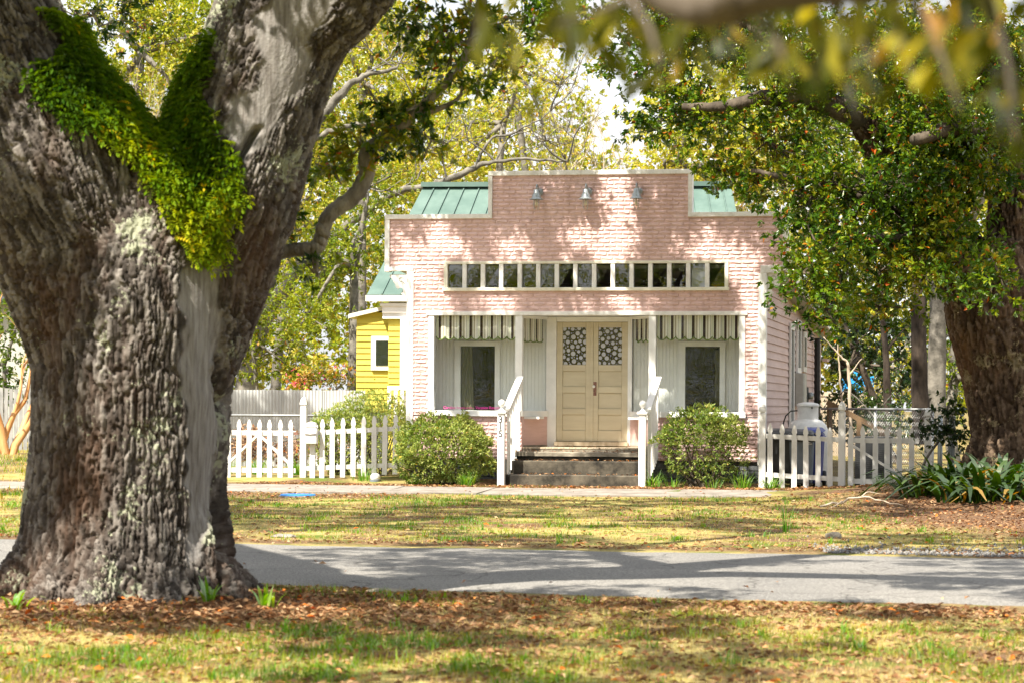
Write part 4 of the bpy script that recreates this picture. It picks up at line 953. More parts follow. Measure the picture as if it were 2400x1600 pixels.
def smooth_poly(pts, n):
    """Catmull-Rom through pts -> n points (columns may hold radii too)"""
    P = np.array(pts, float); P = np.vstack([2*P[0]-P[1], P, 2*P[-1]-P[-2]]); out = []
    for t in np.linspace(0, len(pts)-1-1e-6, n):
        i = int(t); f = t-i; a_, b_, c_, d_ = P[i], P[i+1], P[i+2], P[i+3]
        out.append(0.5*((2*b_)+(-a_+c_)*f+(2*a_-5*b_+4*c_-d_)*f*f+(-a_+3*b_-3*c_+d_)*f**3))
    return np.array(out)
def bark_mesh(name, axes, blobs, voxel, parent, m, center, grains, cell=0.055, depth=0.028, wood=None, crease=None, grain_k=0.27):
    """trunk from swept tubes, fused, then cut into plates and furrows along the grain"""
    mb = MB()
    for ax in axes:
        q = smooth_poly(ax, 40); mb.tube([r_[:3] for r_ in q], [max(r_[3],.02) for r_ in q], 28)
    for (x,y,z,r_) in blobs:
        mb.lathe([(max(r_*math.sin(t),.004), -r_*math.cos(t)) for t in np.linspace(0.05,math.pi-.05,14)], 20, c=(x,y,z))
    me = mb.mesh('tmp'); o = bpy.data.objects.new('tmp', me); col.objects.link(o)
    md = o.modifiers.new('r','REMESH'); md.mode = 'VOXEL'; md.voxel_size = voxel; md.use_smooth_shade = True
    sm_ = o.modifiers.new('s','SMOOTH'); sm_.iterations = 26; sm_.factor = 0.6
    ev = o.evaluated_get(bpy.context.evaluated_depsgraph_get()); em = ev.to_mesh()
    n = len(em.vertices); Vv = np.empty(n*3, np.float32); em.vertices.foreach_get('co', Vv); Vv = Vv.reshape(-1,3).astype(float)
    Nn = np.empty(n*3, np.float32); em.vertices.foreach_get('normal', Nn); Nn = Nn.reshape(-1,3).astype(float)
    k = len(em.polygons); Ff = np.empty(k*4, np.int32); em.loops.foreach_get('vertex_index', Ff); Ff = Ff.reshape(-1,4)
    ev.to_mesh_clear(); bpy.data.objects.remove(o)
    # bark pattern per axis (along its own grain), blended where the limbs part
    wv = np.stack([vnoise(Vv*5.0, 1), vnoise(Vv*5.0, 2), vnoise(Vv*5.0, 3)], 1)*0.020 + np.stack([vnoise(Vv*14.0, 1), vnoise(Vv*14.0, 2), vnoise(Vv*14.0, 3)], 1)*0.007
    Pc = Vv - np.array(center); tot = np.zeros(n); plate = np.zeros(n); fine = np.zeros(n); cid = np.zeros(n); best = np.zeros(n)
    for ia, (G, wf) in enumerate(grains):
        G = np.array(G)/np.linalg.norm(G); w_ = wf(Vv); sel = w_ > 0.02
        if not sel.any(): continue
        pc = Pc[sel]+wv[sel]; al = (pc*G).sum(1); Q = pc - G*(al*(1-grain_k))[:,None]
        f1, f2, ci = worley(Q/cell, 5+ia); g1, g2, _ = worley(Q/(cell*0.42)+7.3, 9+ia)
        Q2 = pc - G*(al*(1-0.055))[:,None]; vn = np.abs(vnoise(Q2/(cell*1.7), 21+ia)); pl_ = np.minimum(sstep(0.0, 0.20, f2-f1)**.75, 0.15+0.85*sstep(0.0,0.16,vn))
        ws = w_[sel]; plate[sel] += ws*pl_; fine[sel] += ws*sstep(0.0,0.28,g2-g1); tot[sel] += ws
        m1 = ws > best[sel]; t_ = cid[sel]; t_[m1] = ci[m1]; cid[sel] = t_; t_ = best[sel]; t_[m1] = ws[m1]; best[sel] = t_
    tot = np.maximum(tot,1e-6); plate /= tot; fine /= tot
    strip = wood(Vv, Nn) if wood else np.zeros(n)
    h_ = (plate-1)*depth - (1-fine)*depth*0.16 + (cid-.5)*depth*0.30
    h_ = h_*(1-strip) - strip*depth*0.9 + strip*(vnoise(np.stack([Vv[:,0]*30,Vv[:,1]*30,Vv[:,2]*3],1),4)*0.004+vnoise(Vv*6,41)*0.012)
    h_ = h_ + vnoise(Vv*np.array([1.7,1.7,.8]), 6)*0.045 + vnoise(Vv*np.array([4,4,1.3]), 8)*0.014
    if crease is not None: h_ = h_ - crease(Vv, Nn)
    Vv2 = Vv + Nn*h_[:,None]
    ob = npmesh(name, Vv2, Ff, m, parent, smooth=True)
    for nm, val in (('plate',cid),('wood',strip),('edge',plate)):
        a_ = ob.data.attributes.new(nm,'FLOAT','POINT'); a_.data.foreach_set('value', val.astype(np.float32))
    return ob, Vv2, Nn
def oak_bark_mat(name, dark, mid, light, red, lichen):
    m = bpy.data.materials.new(name); t, b = nodes_of(m); b.inputs['Roughness'].default_value = 0.92; b.inputs['Specular IOR Level'].default_value = 0.15
    tc = N(t,'ShaderNodeTexCoord')
    def nz(s,d=5,st=(1,1,1)):
        mp = N(t,'ShaderNodeMapping'); mp.inputs['Scale'].default_value = st; t.links.new(tc.outputs['Object'], mp.inputs[0])
        x = N(t,'ShaderNodeTexNoise'); x.inputs['Scale'].default_value = s; x.inputs['Detail'].default_value = d; x.inputs['Roughness'].default_value = 0.65; t.links.new(mp.outputs[0], x.inputs['Vector']); return x
    pl = N(t,'ShaderNodeAttribute',attribute_name='plate'); wd = N(t,'ShaderNodeAttribute',attribute_name='wood')
    n1 = nz(14,6); ad = N(t,'ShaderNodeMath',operation='ADD'); mu = N(t,'ShaderNodeMath',operation='MULTIPLY'); mu.inputs[1].default_value = 0.5
    t.links.new(pl.outputs['Fac'], mu.inputs[0]); t.links.new(mu.outputs[0], ad.inputs[0]); t.links.new(n1.outputs[0], ad.inputs[1])
    r1 = ramp(t,[(0.42,dark),(0.75,mid),(1.0,light)]); t.links.new(ad.outputs[0], r1.inputs[0])
    n2 = nz(1.3,4,(1,1,0.5)); f2 = ramp(t,[(0.50,(0,0,0)),(0.68,(0.75,0.75,0.75))]); t.links.new(n2.outputs[0], f2.inputs[0])
    x1 = N(t,'ShaderNodeMixRGB'); t.links.new(f2.outputs[0], x1.inputs[0]); t.links.new(r1.outputs[0], x1.inputs[1]); x1.inputs[2].default_value = (*red,1)
    # lichen crust: spots inside patches
    n3 = nz(2.1,3); n4 = nz(26,4); m3 = N(t,'ShaderNodeMath',operation='MULTIPLY_ADD'); m3.inputs[1].default_value = 0.55
    t.links.new(n4.outputs[0], m3.inputs[0]); t.links.new(n3.outputs[0], m3.inputs[2])
    f3 = ramp(t,[(0.885,(0,0,0)),(0.93,(0.8,0.8,0.8))]); t.links.new(m3.outputs[0], f3.inputs[0])
    x2 = N(t,'ShaderNodeMixRGB'); t.links.new(f3.outputs[0], x2.inputs[0]); t.links.new(x1.outputs[0], x2.inputs[1]); x2.inputs[2].default_value = (*lichen,1)
    n5 = nz(9,6,(4,4,0.35)); r5 = ramp(t,[(0.28,(0.10,0.088,0.078)),(0.5,(0.22,0.207,0.197)),(0.72,(0.32,0.31,0.30))]); t.links.new(n5.outputs[0], r5.inputs[0])
    x3 = N(t,'ShaderNodeMixRGB'); t.links.new(wd.outputs['Fac'], x3.inputs[0]); t.links.new(x2.outputs[0], x3.inputs[1]); t.links.new(r5.outputs[0], x3.inputs[2])
    t.links.new(x3.outputs[0], b.inputs['Base Color'])
    n6 = nz(70,4); bp = N(t,'ShaderNodeBump'); bp.inputs['Strength'].default_value = 0.6; bp.inputs['Distance'].default_value = 0.012
    t.links.new(n6.outputs[0], bp.inputs['Height']); t.links.new(bp.outputs[0], b.inputs['Normal'])
    return m
M['great_bark'] = oak_bark_mat('great_oak_bark',(0.030,0.025,0.022),(0.093,0.080,0.072),(0.215,0.196,0.180),(0.085,0.045,0.026),(0.34,0.36,0.26))
M['right_bark'] = oak_bark_mat('brown_oak_bark',(0.024,0.015,0.010),(0.068,0.045,0.030),(0.135,0.097,0.068),(0.14,0.075,0.04),(0.24,0.20,0.12))

# pixel of the photograph at a given distance -> place
def at(px, py, Y):
    a_, b_ = px-1200.0, py-950.0; c_, s_ = math.cos(R(.35)), math.sin(R(.35))
    return np.array([Y*(a_*c_+b_*s_)/6000.0, Y, CAM_H - Y*(-a_*s_+b_*c_)/6000.0])
def in_poly(x, y, poly):
    ins = np.zeros(len(x), bool); n = len(poly)
    for i in range(n):
        (x0,y0),(x1,y1) = poly[i], poly[(i+1)%n]
        c_ = ((y0 > y) != (y1 > y)) & (x < (x1-x0)*(y-y0)/((y1-y0)+1e-12)+x0); ins ^= c_
    return ins

# ------------------------------------------------------------------ the great oak in front
oak = thing('great_oak','huge furrowed oak with forked trunk in the left foreground','tree',(0,0,0))
TY = 17.9
ax_t = [(-2.66,TY,-.5,.98),(-2.66,TY,-.05,.82),(-2.69,TY,.30,.745),(-2.69,TY,.62,.71),(-2.665,TY,1.15,.70),(-2.65,TY,1.6,.71),(-2.66,TY,2.05,.73),(-2.64,TY+.02,2.45,.66),(-2.62,TY+.06,2.75,.54),(-2.60,TY+.12,3.0,.36),(-2.58,TY+.2,3.15,.15)]
ax_r = [(-2.42,TY,1.5,.45),(-2.24,TY+.05,2.2,.52),(-2.0,TY+.1,2.8,.485),(-1.87,TY+.15,3.25,.48),(-1.69,TY+.2,3.85,.50),(-1.50,TY+.25,4.3,.52),(-1.1,TY+.4,5.1,.44)]
ax_l = [(-2.80,TY-.05,1.5,.50),(-3.0,TY-.10,2.3,.58),(-3.14,TY-.12,2.85,.66),(-3.33,TY-.12,3.3,.61),(-3.47,TY-.1,3.6,.55),(-3.80,TY-.05,4.2,.50),(-4.2,TY,5.1,.44)]
ax_f = [(-1.55,TY+.1,3.9,.36),(-1.05,TY,4.4,.36),(-0.5,TY-.1,5.0,.30)]
roots = []
for ang, rr in ((200,1.0),(235,.9),(262,.95),(295,.86),(332,.95),(20,.85),(70,.8),(120,.8),(165,1.0)):
    a_ = R(ang); c_, s_ = math.cos(a_), math.sin(a_)
    roots.append([(-2.66+.42*c_,TY+.42*s_,1.0,.20),(-2.66+.48*c_,TY+.48*s_,.50,.23),(-2.66+.66*rr*c_,TY+.66*rr*s_,.14,.22),(-2.66+1.0*rr*c_,TY+1.0*rr*s_,-.10,.15),(-2.66+1.5*rr*c_,TY+1.5*rr*s_,-.30,.08)])
def px_of(Vv):
    d = Vv[:,1]; return 1200+6000*Vv[:,0]/d, 950-6000*(Vv[:,2]-CAM_H)/d
strip_c = np.array([(474,610),(470,700),(466,850),(474,1000),(476,1100),(462,1250),(458,1330)],float)
def oak_wood(Vv, Nn):
    X = (Vv[:,0]); Z = Vv[:,2]
    px = 1200+6000*X/17.3; py = 950-6000*(Z-CAM_H)/17.3
    cx = np.interp(py, strip_c[:,1], strip_c[:,0]); hw = np.interp(py,[600,700,900,1100,1250,1340],[38,42,40,32,22,8])
    j = 14*np.sin(py*.03)+8*np.sin(py*.09)+vnoise(Vv*9,51)*10
    m1 = (1-sstep(-8,8,np.abs(px-cx+j*.5)-hw))*sstep(590,640,py)*(1-sstep(1300,1350,py))
    # pale barked-off wood up the right limb
    cy = np.array([0,80,160,240,320,380]); cxx = np.array([690,665,640,610,575,556]); hh = np.array([75,78,72,62,40,8])
    m2 = (1-sstep(-14,14,np.abs(px-np.interp(py,cy,cxx)+j+vnoise(Vv*5,52)*26)-np.interp(py,cy,hh)))*(1-sstep(360,400,py))
    return np.clip(np.maximum(m1,m2*.9),0,1)*(Nn[:,1] < 0.2)
def oak_crease(Vv, Nn):
    px = 1200+6000*Vv[:,0]/17.4; py = 950-6000*(Vv[:,2]-CAM_H)/17.4
    c1 = np.exp(-((px-(520+7*np.sin(py*.02)))/8)**2)*sstep(760,980,py)*(1-sstep(1330,1400,py))*0.16
    c2 = np.exp(-((px-np.interp(py,[290,380],[600,548]))/11)**2)*sstep(285,310,py)*(1-sstep(370,400,py))*0.12
    return (c1+c2)*(Nn[:,1] < 0.3)
def gl(Vv): return sstep(2.0,2.7,Vv[:,2])*sstep(-2.50,-2.80,Vv[:,0])
def gr(Vv): return sstep(1.9,2.6,Vv[:,2])*sstep(-2.60,-2.35,Vv[:,0])
GR1 = [((0,0,1),lambda v_: 1-np.maximum(gl(v_),gr(v_))),((.42,.1,1),gr),((-.42,0,1),gl)]
trunk, OV, ON = bark_mesh('trunk',[ax_t,ax_r,ax_l,ax_f]+roots,[(-2.55,TY-.05,2.72,.48),(-3.02,TY-.30,2.50,.42)],0.0108,oak,'great_bark',(-2.65,TY,2.2),GR1,0.031,0.036,oak_wood,oak_crease,0.15)

def limb_tubes(mb, pts, n=10, k=None, wob_=0.0):
    q = smooth_poly(pts, k or len(pts)*4)
    if wob_: q[1:-1,:3] += rng.normal(size=(len(q)-2,3))*wob_
    mb.tube([r_[:3] for r_ in q], [max(r_[3],.003) for r_ in q], n); return q
def foliage(ells, leafL, leafW, cover, sub, mat_, parent, name='crown', rose=7, twigs=None, twig_r=0.012, root=None, base=0.42, sd=0.16, depth_k=0.8, droop=0.15, subr=0.32):
    """ells: (px,py,rx,ry,Y) ellipsoids of foliage; sub-clumps inside, rosettes round each"""
    Vs, Fs, Rn = [], [], []; off = 0; mb = MB() if twigs else None
    for (cx,cy,rx,ry,Y) in ells:
        c_ = at(cx,cy,Y); s_ = Y/6000.0; ra = np.array([rx*s_, (rx+ry)/2*s_*depth_k, ry*s_])
        nl = cover*(math.pi*rx*ry*s_*s_)/(leafL*leafW*0.5); ns = max(3, int(sub*math.pi*rx*ry*s_*s_/0.5))
        sc = rand_dir(ns)*rng.random((ns,1))**0.45*ra + c_
        nr = max(1, int(nl/rose/ns)); srad = subr*min(1.0, 1.6*min(ra[0],ra[2])**0.5)
        C = np.repeat(sc, nr, 0) + rng.normal(size=(ns*nr,3))*srad*np.array([1,1,.75])
        A = unit(C-np.repeat(sc,nr,0)) + np.array([0,0,-droop]) + rand_dir(len(C))*.4
        v_, f_ = rosettes(C, A, rose, leafL, leafW, 1.0, leafL*.15)
        Vs.append(v_); Fs.append(f_+off); off += len(v_)
        tone = np.repeat(np.clip(rng.normal(base,sd,ns),.05,.88), nr*rose); Rn.append(leaf_rnd(len(C)*rose, tone, 0.12))
        if twigs:
            r0 = np.array(root) if root is not None else c_
            for k_ in range(ns):
                mid = (c_+sc[k_])/2 + rng.normal(size=3)*.08
                mb.tube([c_, mid, sc[k_]], [twig_r*1.6, twig_r, twig_r*.5], 4, cap=False)
                for w_ in range(2): mb.tube([sc[k_], sc[k_]+rand_dir(1)[0]*srad*1.1], [twig_r*.5, twig_r*.2], 3, cap=False)
    o = npmesh(name, np.vstack(Vs), np.vstack(Fs), mat_, parent, np.concatenate(Rn))
    if twigs: mb.build('twigs', twigs, parent)['kind'] = 'stuff'
    return o
# the crooked limb right of the trunk, and the boughs overhead
lm = MB()
P_ = lambda x,y,Y,r_: (*at(x,y,Y),r_)
limb_tubes(lm,[P_(560,520,18.6,0.0740),P_(610,575,18.8,0.0629),P_(650,592,19,0.0555),P_(700,585,19,0.0533),P_(742,580,19,0.0555),P_(756,548,19,0.0555),P_(772,505,19,0.0577),P_(828,462,19,0.0629),P_(860,410,19,0.0607),P_(858,360,19,0.0555),P_(890,330,19,0.0459),P_(960,275,19,0.0370),P_(1050,190,19,0.0333),P_(1110,90,19,0.0370),P_(1140,-60,19,0.0444)],10,90,.006)
limb_tubes(lm,[P_(745,580,19,0.0370),P_(740,620,19,0.0222),P_(745,650,19,0.0111)],6)
limb_tubes(lm,[P_(960,275,19,0.0259),P_(1030,255,19,0.0222),P_(1075,230,19,0.0148),P_(1085,190,19,0.0089)],6)
limb_tubes(lm,[P_(650,592,19,0.0222),P_(648,560,19,0.0163),P_(655,530,19,0.0089)],6)
limb_tubes(lm,[(-1.1,TY+.4,5.1,.36),(-.2,TY+2,6.4,.18),(.6,TY+4,7.3,.10),(1.0,TY+5,7.8,.04)],10)
limb_tubes(lm,[(-0.5,TY-.1,5.0,.28),(.6,TY-1,5.9,.24),(2.2,TY-2.5,6.8,.18),(4,TY-4,7.6,.11),(6,TY-5,8.2,.06)],10)
limb_tubes(lm,[(-4.2,TY,5.1,.42),(-5.2,TY+.8,6.4,.34),(-6.5,TY+3,7.6,.26),(-7.5,TY+7,8.6,.17),(-8,TY+12,9.4,.09)],10)
limb_tubes(lm,[(-4.2,TY,5.1,.34),(-5.6,TY-1.5,6.0,.28),(-7.0,TY-4,7.0,.20),(-7.6,TY-8,7.8,.12)],10)
limb_tubes(lm,[(-1.1,TY+.4,5.1,.24),(-2.1,TY+3,6.6,.12),(-.5,TY+6.5,7.8,.07),(-1.9,TY+10,8.8,.045),(-.9,TY+13,9.4,.03)],10)
limb_tubes(lm,[(*at(1140,-60,19),.06),(-.5,18.7,4.9,.09),(-1.0,18.4,5.1,.14)],8)
lm.build('limbs','limb_oak',oak, smooth=True)
foliage([(845,345,120,60,19),(930,300,110,60,19.1),(985,250,70,55,19),(1060,110,95,95,19),(960,40,80,60,19.3),(1120,190,55,50,19),(780,400,60,40,19),
         (690,520,45,40,19),(640,510,40,45,19),(735,640,50,26,19),(665,560,40,20,19),(1100,20,80,50,19.2),(1250,50,130,70,19.6),(1380,70,110,80,20),(1010,330,55,40,19),(1190,140,60,50,19.3)],
        0.078,0.029,3.0,15,'oak_leaf',oak,'leaves',8,'limb_oak',0.006,base=.58,sd=.24,subr=.13)
foliage([(220,35,80,45,26),(330,-20,80,40,26)],0.085,0.03,2.4,6,'oak_leaf',oak,'leaves',8,'limb_oak',0.012,base=.3,subr=.2)
# high crown, unseen above the picture: clumps placed on sun rays to throw dappled shade
SD = np.array(sun_dir)
def clump_mesh(parent, pts, r_, leaf, per, name, seed):
    rr = np.random.default_rng(seed); pts = np.array(pts); n_ = len(pts); R_ = np.repeat(r_*rr.uniform(.6,1.25,n_), per)[:,None]
    C = np.repeat(pts, per, 0) + unit(rr.normal(size=(n_*per,3)))*(rr.random((n_*per,1))**.55)*R_*np.array([1.25,1.25,.7])
    v_, f_ = leaves(C, unit(rr.normal(size=C.shape)+np.array([0,0,-.2])), leaf*rr.uniform(.7,1.2,len(C)), leaf*.5, nrm=rr.normal(size=C.shape)*.8+SD*1.2)
    return npmesh(name, v_, f_, 'oak_leaf', parent, leaf_rnd(len(C), base=.4))
def above_frame(P, extra, rr, spread):
    """follow the sun's direction from P up to where an unseen clump can shade it"""
    z = (1.32+.1583*(P[1]+.545*P[2])+extra)/1.0863 + rr.random()*spread
    return P + SD*max((z-P[2])/SD[2], 1.2)
def in_any(x, y, ells):
    return any(((x-a_)/c_)**2+((y-b_)/d_)**2 < 1 for a_,b_,c_,d_ in ells)
rr = np.random.default_rng(4); cpts = []
while len(cpts) < 1600:
    P = np.array([rr.uniform(-4.2,6.5), rr.uniform(11.0,38.0), 0.0]); f_ = vnoise(P[None]*np.array([.45,.30,1]),14)[0]+.45*vnoise(P[None]*np.array([1.2,.75,1]),15)[0]
    lim = -.14 if P[1] > 25 else (-.12 if P[1] > 17.5 else .05)
    if f_ > lim: cpts.append(above_frame(P,.9,rr,2.2))
lit_t = [(-2.45,2.6,.25,.3),(-2.9,2.95,.28,.40),(-2.62,1.2,.16,.75),(-1.75,3.7,.40,.75),(-2.3,1.9,.18,.4),(-3.2,.25,.3,.3),(-2.75,.15,.2,.2),(-2.25,.8,.12,.5)]
for k in range(46): cpts.append(above_frame(np.array([rr.uniform(-7,-4.0), 50.0, rr.uniform(0.6,1.7)]),.9,rr,1.2))  # added clumps beyond the oak's own reach, they only shade the corrugated fence
k = 0
while k < 330:
    x_, z_ = rr.uniform(-3.9,-1.2), rr.uniform(0.0,4.4)
    if in_any(x_, z_, [(a_,b_,c_+.26,d_+.26) for a_,b_,c_,d_ in lit_t]): continue
    P = np.array([x_, 17.2+rr.random()*.3, z_]); cpts.append(above_frame(P,.8,rr,1.6)); k += 1
def clear(C):
    t_ = (C[1]-17.3)/SD[1]; q = C-SD*t_
    t2 = (C[1]-19.0)/SD[1]; q2 = C-SD*t2
    if t2 > 0 and in_any(q2[0], q2[2], [(-.85,3.35,.95,.95)]) and (C[0]*37.7 % 1) < .75: return True
    return t_ > 0 and in_any(q[0], q[2], [(a_,b_,c_+.26,d_+.26) for a_,b_,c_,d_ in lit_t])
clump_mesh(oak, [c_ for c_ in cpts if not clear(c_)], 0.235, 0.105, 78, 'crown', 5)  # leaf clumps shaped by the shade they cast, filed under the oak

# resurrection fern in the fork
fern_px = [(85,30),(150,40),(175,125),(245,195),(330,250),(352,262),(395,185),(430,110),(470,70),(505,80),(490,160),(475,240),(515,325),(545,400),(560,480),(545,550),(515,595),(468,615),(425,605),(392,545),(368,470),(345,420),(300,385),(260,350),(205,335),(160,300),(110,260),(75,205),(120,170),(125,110)]
pxx, pyy = 1200+6000*OV[:,0]/17.35, 950-6000*(OV[:,2]-CAM_H)/17.35
wig = vnoise(OV*3.5,77)*30+vnoise(OV*10,78)*18+8
msk = in_poly(pxx+wig, pyy+wig*.6, fern_px) & (ON[:,1] < 0.45)
ids = np.nonzero(msk)[0]; ids = rng.choice(ids, min(4200,len(ids)), replace=False)
B = OV[ids]; Nf = ON[ids]
d0 = unit(Nf*0.9 + rand_dir(len(ids))*0.65 + np.array([0,-.15,0.35])); ln = rng.uniform(.09,.20,len(ids))
side = unit(np.cross(d0, rand_dir(len(ids))*.4+np.array([0,-.3,1.0]))); upv = np.cross(side,d0)
PP, DD, LL, NN, RR = [], [], [], [], []; tone = np.clip(.42+vnoise(B*2.3,31)*.45+rng.normal(0,.13,len(ids)),0,.9)
hot = rng.random(len(ids))<.012; tone[hot]=1.0
for j in range(7):
    f_ = (j+.6)/7.2; pos = B + d0*(ln*f_)[:,None] + np.array([0,0,-1])*(ln*f_*f_*.55)[:,None]; tang = unit(d0 + np.array([0,0,-1.3])*f_)
    for s_ in (-1,1):
        PP.append(pos); DD.append(side*s_ + tang*.55); LL.append(ln*(.40*(1-f_*.75))); NN.append(upv+tang*.2); RR.append(tone)
PP.append(B+d0*(ln*.8)[:,None]+np.array([0,0,-1])*(ln*.5)[:,None]); DD.append(unit(d0+np.array([0,0,-1.3]))); LL.append(ln*.3); NN.append(upv); RR.append(tone)
LL = np.concatenate(LL); v_, f_ = leaves(np.vstack(PP), np.vstack(DD), LL, LL*.42, .1, np.vstack(NN))
fo = npmesh('fern', v_, f_, 'fern_leaf', None, np.repeat(np.concatenate(RR),2)); tag(fo,'bright green fern mat covering the fork of the great oak','fern',kind='stuff')

# ------------------------------------------------------------------ the oak at the right, beside the gate
ok2 = thing('right_oak','massive brown oak leaning over the right end of the picket fence','tree',(0,0,0))
Y2 = 38.6
A2 = lambda x,y,Y,r_: (*at(x,y,Y),r_)
ax2 = [A2(2400,1220,Y2,.98),A2(2402,1120,Y2,.86),A2(2400,1000,Y2,.80),A2(2380,880,Y2,.79),A2(2350,760,Y2,.82),A2(2330,660,Y2,.78),A2(2340,560,Y2,.62)]
ax2l = [A2(2340,780,Y2,.5),A2(2290,680,Y2-.1,.50),A2(2230,600,Y2-.3,.42),A2(2160,500,Y2-.5,.34),A2(2090,400,Y2-.6,.27),A2(2020,280,Y2-.8,.22)]
ax2r = [A2(2360,700,Y2,.5),A2(2380,560,Y2,.50),A2(2390,400,Y2,.44),A2(2360,250,Y2,.38),A2(2300,60,Y2,.34)]
rt2 = []
for ang in (190,230,270,310,350,60,130):
    a_=R(ang); c0 = at(2400,1100,Y2)
    rt2.append([(c0[0]+.5*math.cos(a_),Y2+.5*math.sin(a_),1.0,.28),(c0[0]+.75*math.cos(a_),Y2+.75*math.sin(a_),.5,.26),(c0[0]+1.1*math.cos(a_),Y2+1.1*math.sin(a_),.15,.2),(c0[0]+1.6*math.cos(a_),Y2+1.6*math.sin(a_),-.05,.1)])
bark_mesh('trunk',[ax2,ax2l,ax2r]+rt2,[],0.025,ok2,'right_bark',tuple(at(2380,800,Y2)),[((-.12,0,1),lambda v_: np.ones(len(v_)))],0.075,0.065,None,None,0.2)
lm = MB()
for pts in ([A2(2020,280,Y2-.8,.21),A2(1930,240,Y2-1,.16),A2(1800,230,Y2-1,.12),A2(1700,250,Y2-1,.08),A2(1600,250,Y2-.8,.05)],
            [A2(2160,500,Y2-.5,.2),A2(2050,470,Y2-1,.13),A2(1950,440,Y2-1.2,.09),A2(1850,420,Y2-1.3,.06),A2(1760,400,Y2-1.2,.03)],
            [A2(2230,600,Y2-.3,.16),A2(2120,560,Y2-1.2,.10),A2(2010,560,Y2-1.8,.07),A2(1920,600,Y2-2,.04)],
            [A2(1930,240,Y2-1,.12),A2(1830,120,Y2-.8,.09),A2(1700,40,Y2-.5,.06),A2(1600,60,Y2,.04)],
            [A2(2300,60,Y2,.3),A2(2200,-120,Y2-1,.26),A2(1950,-350,Y2-2,.2),A2(1500,-520,Y2-3,.14),A2(1000,-640,Y2-3,.08)],
            [A2(2300,60,Y2,.3),A2(2350,-200,Y2-2,.22),A2(2300,-450,Y2-5,.15)],
            [A2(2390,400,Y2,.3),A2(2330,330,Y2-1,.2),A2(2240,300,Y2-1.6,.13),A2(2140,330,Y2-2,.08)]):
    limb_tubes(lm, pts, 8, None, .012)
lm.build('limbs','limb_dark',ok2, smooth=True)
foliage([(2060,440,210,130,37.4),(1915,570,70,70,36.6),(1975,660,75,75,36.2),(1880,640,55,50,36.0),(1935,725,60,40,36.0),(2060,720,80,40,37.5),(2250,330,180,190,37.5),(1800,330,110,85,37.8),(1640,270,90,70,38.2),(1545,150,70,90,38.6),(1480,60,70,50,38.9),(1430,150,36,34,38.9),
         (1700,90,130,90,38.2),(1920,130,170,120,37.5),(2150,140,150,120,37.5),(2340,120,120,130,38),(2340,640,65,65,35.6),(1700,410,60,40,38.4),(2110,590,120,65,37.6),(1505,290,50,38,38.5),
         (1895,465,85,60,37.2),(1790,430,55,32,38),(2000,560,90,60,37),(2230,560,90,70,37),(1590,40,90,60,38.6),(2200,650,60,45,36.8),(2060,640,60,45,37)],
        0.102,0.044,5.4,6.5,'oak_leaf',ok2,'crown',7,'limb_dark',0.012,base=.54,sd=.2,subr=.23)
lit_f0 = [(-2.75,4.02,.62,.36),(-2.80,2.4,.36,1.9),(-1.35,4.05,.28,.30),(-.30,4.12,.20,.25),(.42,4.95,.16,.24),(.55,4.45,.22,.42),(.40,3.92,.45,.20),(1.95,4.05,.55,.30),(2.55,3.75,.4,.2),(-1.6,3.08,.55,.14),
         (.55,3.06,1.0,.12),(2.80,1.9,.24,.45),(2.80,2.9,.22,.35),(0.0,1.2,.75,.55),(-1.3,1.2,.35,.6),(1.2,1.4,.3,.5),(-2.2,.8,.8,.3),(2.2,1.1,.7,.3),(-.5,.3,.5,.3),(2.9,.6,.4,.5)]
lit_f = [(a_,b_,c_+.22,d_+.20) for a_,b_,c_,d_ in lit_f0]
rr = np.random.default_rng(12); cpts = []; k = 0
while k < 430:
    u_, z_ = rr.uniform(-3.6,3.5), rr.uniform(0.0,5.3)
    if in_any(u_, z_, lit_f) or rr.random() < .12: continue
    cpts.append(above_frame(np.array(H(u_,-.05,z_)),.75,rr,1.6)); k += 1  # unseen clump on the sun ray, keeps this spot of the front shaded
for k in range(60): cpts.append(above_frame(np.array([rr.uniform(2.5,9), rr.uniform(35,37.5), rr.uniform(1,6)]),.9,rr,1.6))
for k in range(150): cpts.append(above_frame(np.array([rr.uniform(5.2,10.5), rr.uniform(41,53), rr.uniform(0,4.5)]),.9,rr,1.6))  # more clumps added to darken the right yard
for k in range(70): cpts.append(above_frame(np.array([rr.uniform(7.0,8.6), 37.6, rr.uniform(.3,3.5)]),.9,rr,1.6))
clump_mesh(ok2, cpts, 0.26, 0.10, 110, 'shade_clumps', 13)  # unseen leaves placed for their shade on front, trunk and yard
# climbing fern on the right trunk
# ------------------------------------------------------------------ oak beside the camera: only its bough hangs into the picture
ok3 = thing('near_oak','out of focus oak bough hanging close across the top right corner','tree',(0,0,0))
lm = MB()
limb_tubes(lm,[(4.6,3.0,-.3,.5),(4.5,3.1,1.2,.42),(4.2,3.3,3.0,.38),(3.4,3.7,4.2,.3)],14)
limb_tubes(lm,[(4.2,3.3,3.0,.2),(3.0,3.1,2.5,.10),(1.9,3.0,2.10,.06),(1.15,2.95,1.90,.042),(*at(1850,-40,2.9),.032),(*at(1720,5,2.9),.028),(*at(1600,10,2.95),.022),(*at(1420,-60,3.0),.012)],10)
limb_tubes(lm,[(3.4,3.7,4.2,.26),(1.5,5,5.4,.2),(-1,6.5,6.2,.13),(-3,8,6.8,.07)],10)
tw = [((1500,-20),(1300,60)),((1750,0),(1850,180)),((1900,-40),(2050,150)),((2100,-60),(2250,260)),((2300,-60),(2380,330)),((1450,-40),(1550,160))]
for (a_,b_) in tw: lm.tube([at(*a_,2.95),at((a_[0]+b_[0])/2+20,(a_[1]+b_[1])/2,2.9),at(*b_,2.8)],[.006,.004,.002],5)
lm.build('bough','limb_dark',ok3, smooth=True)
cl = []
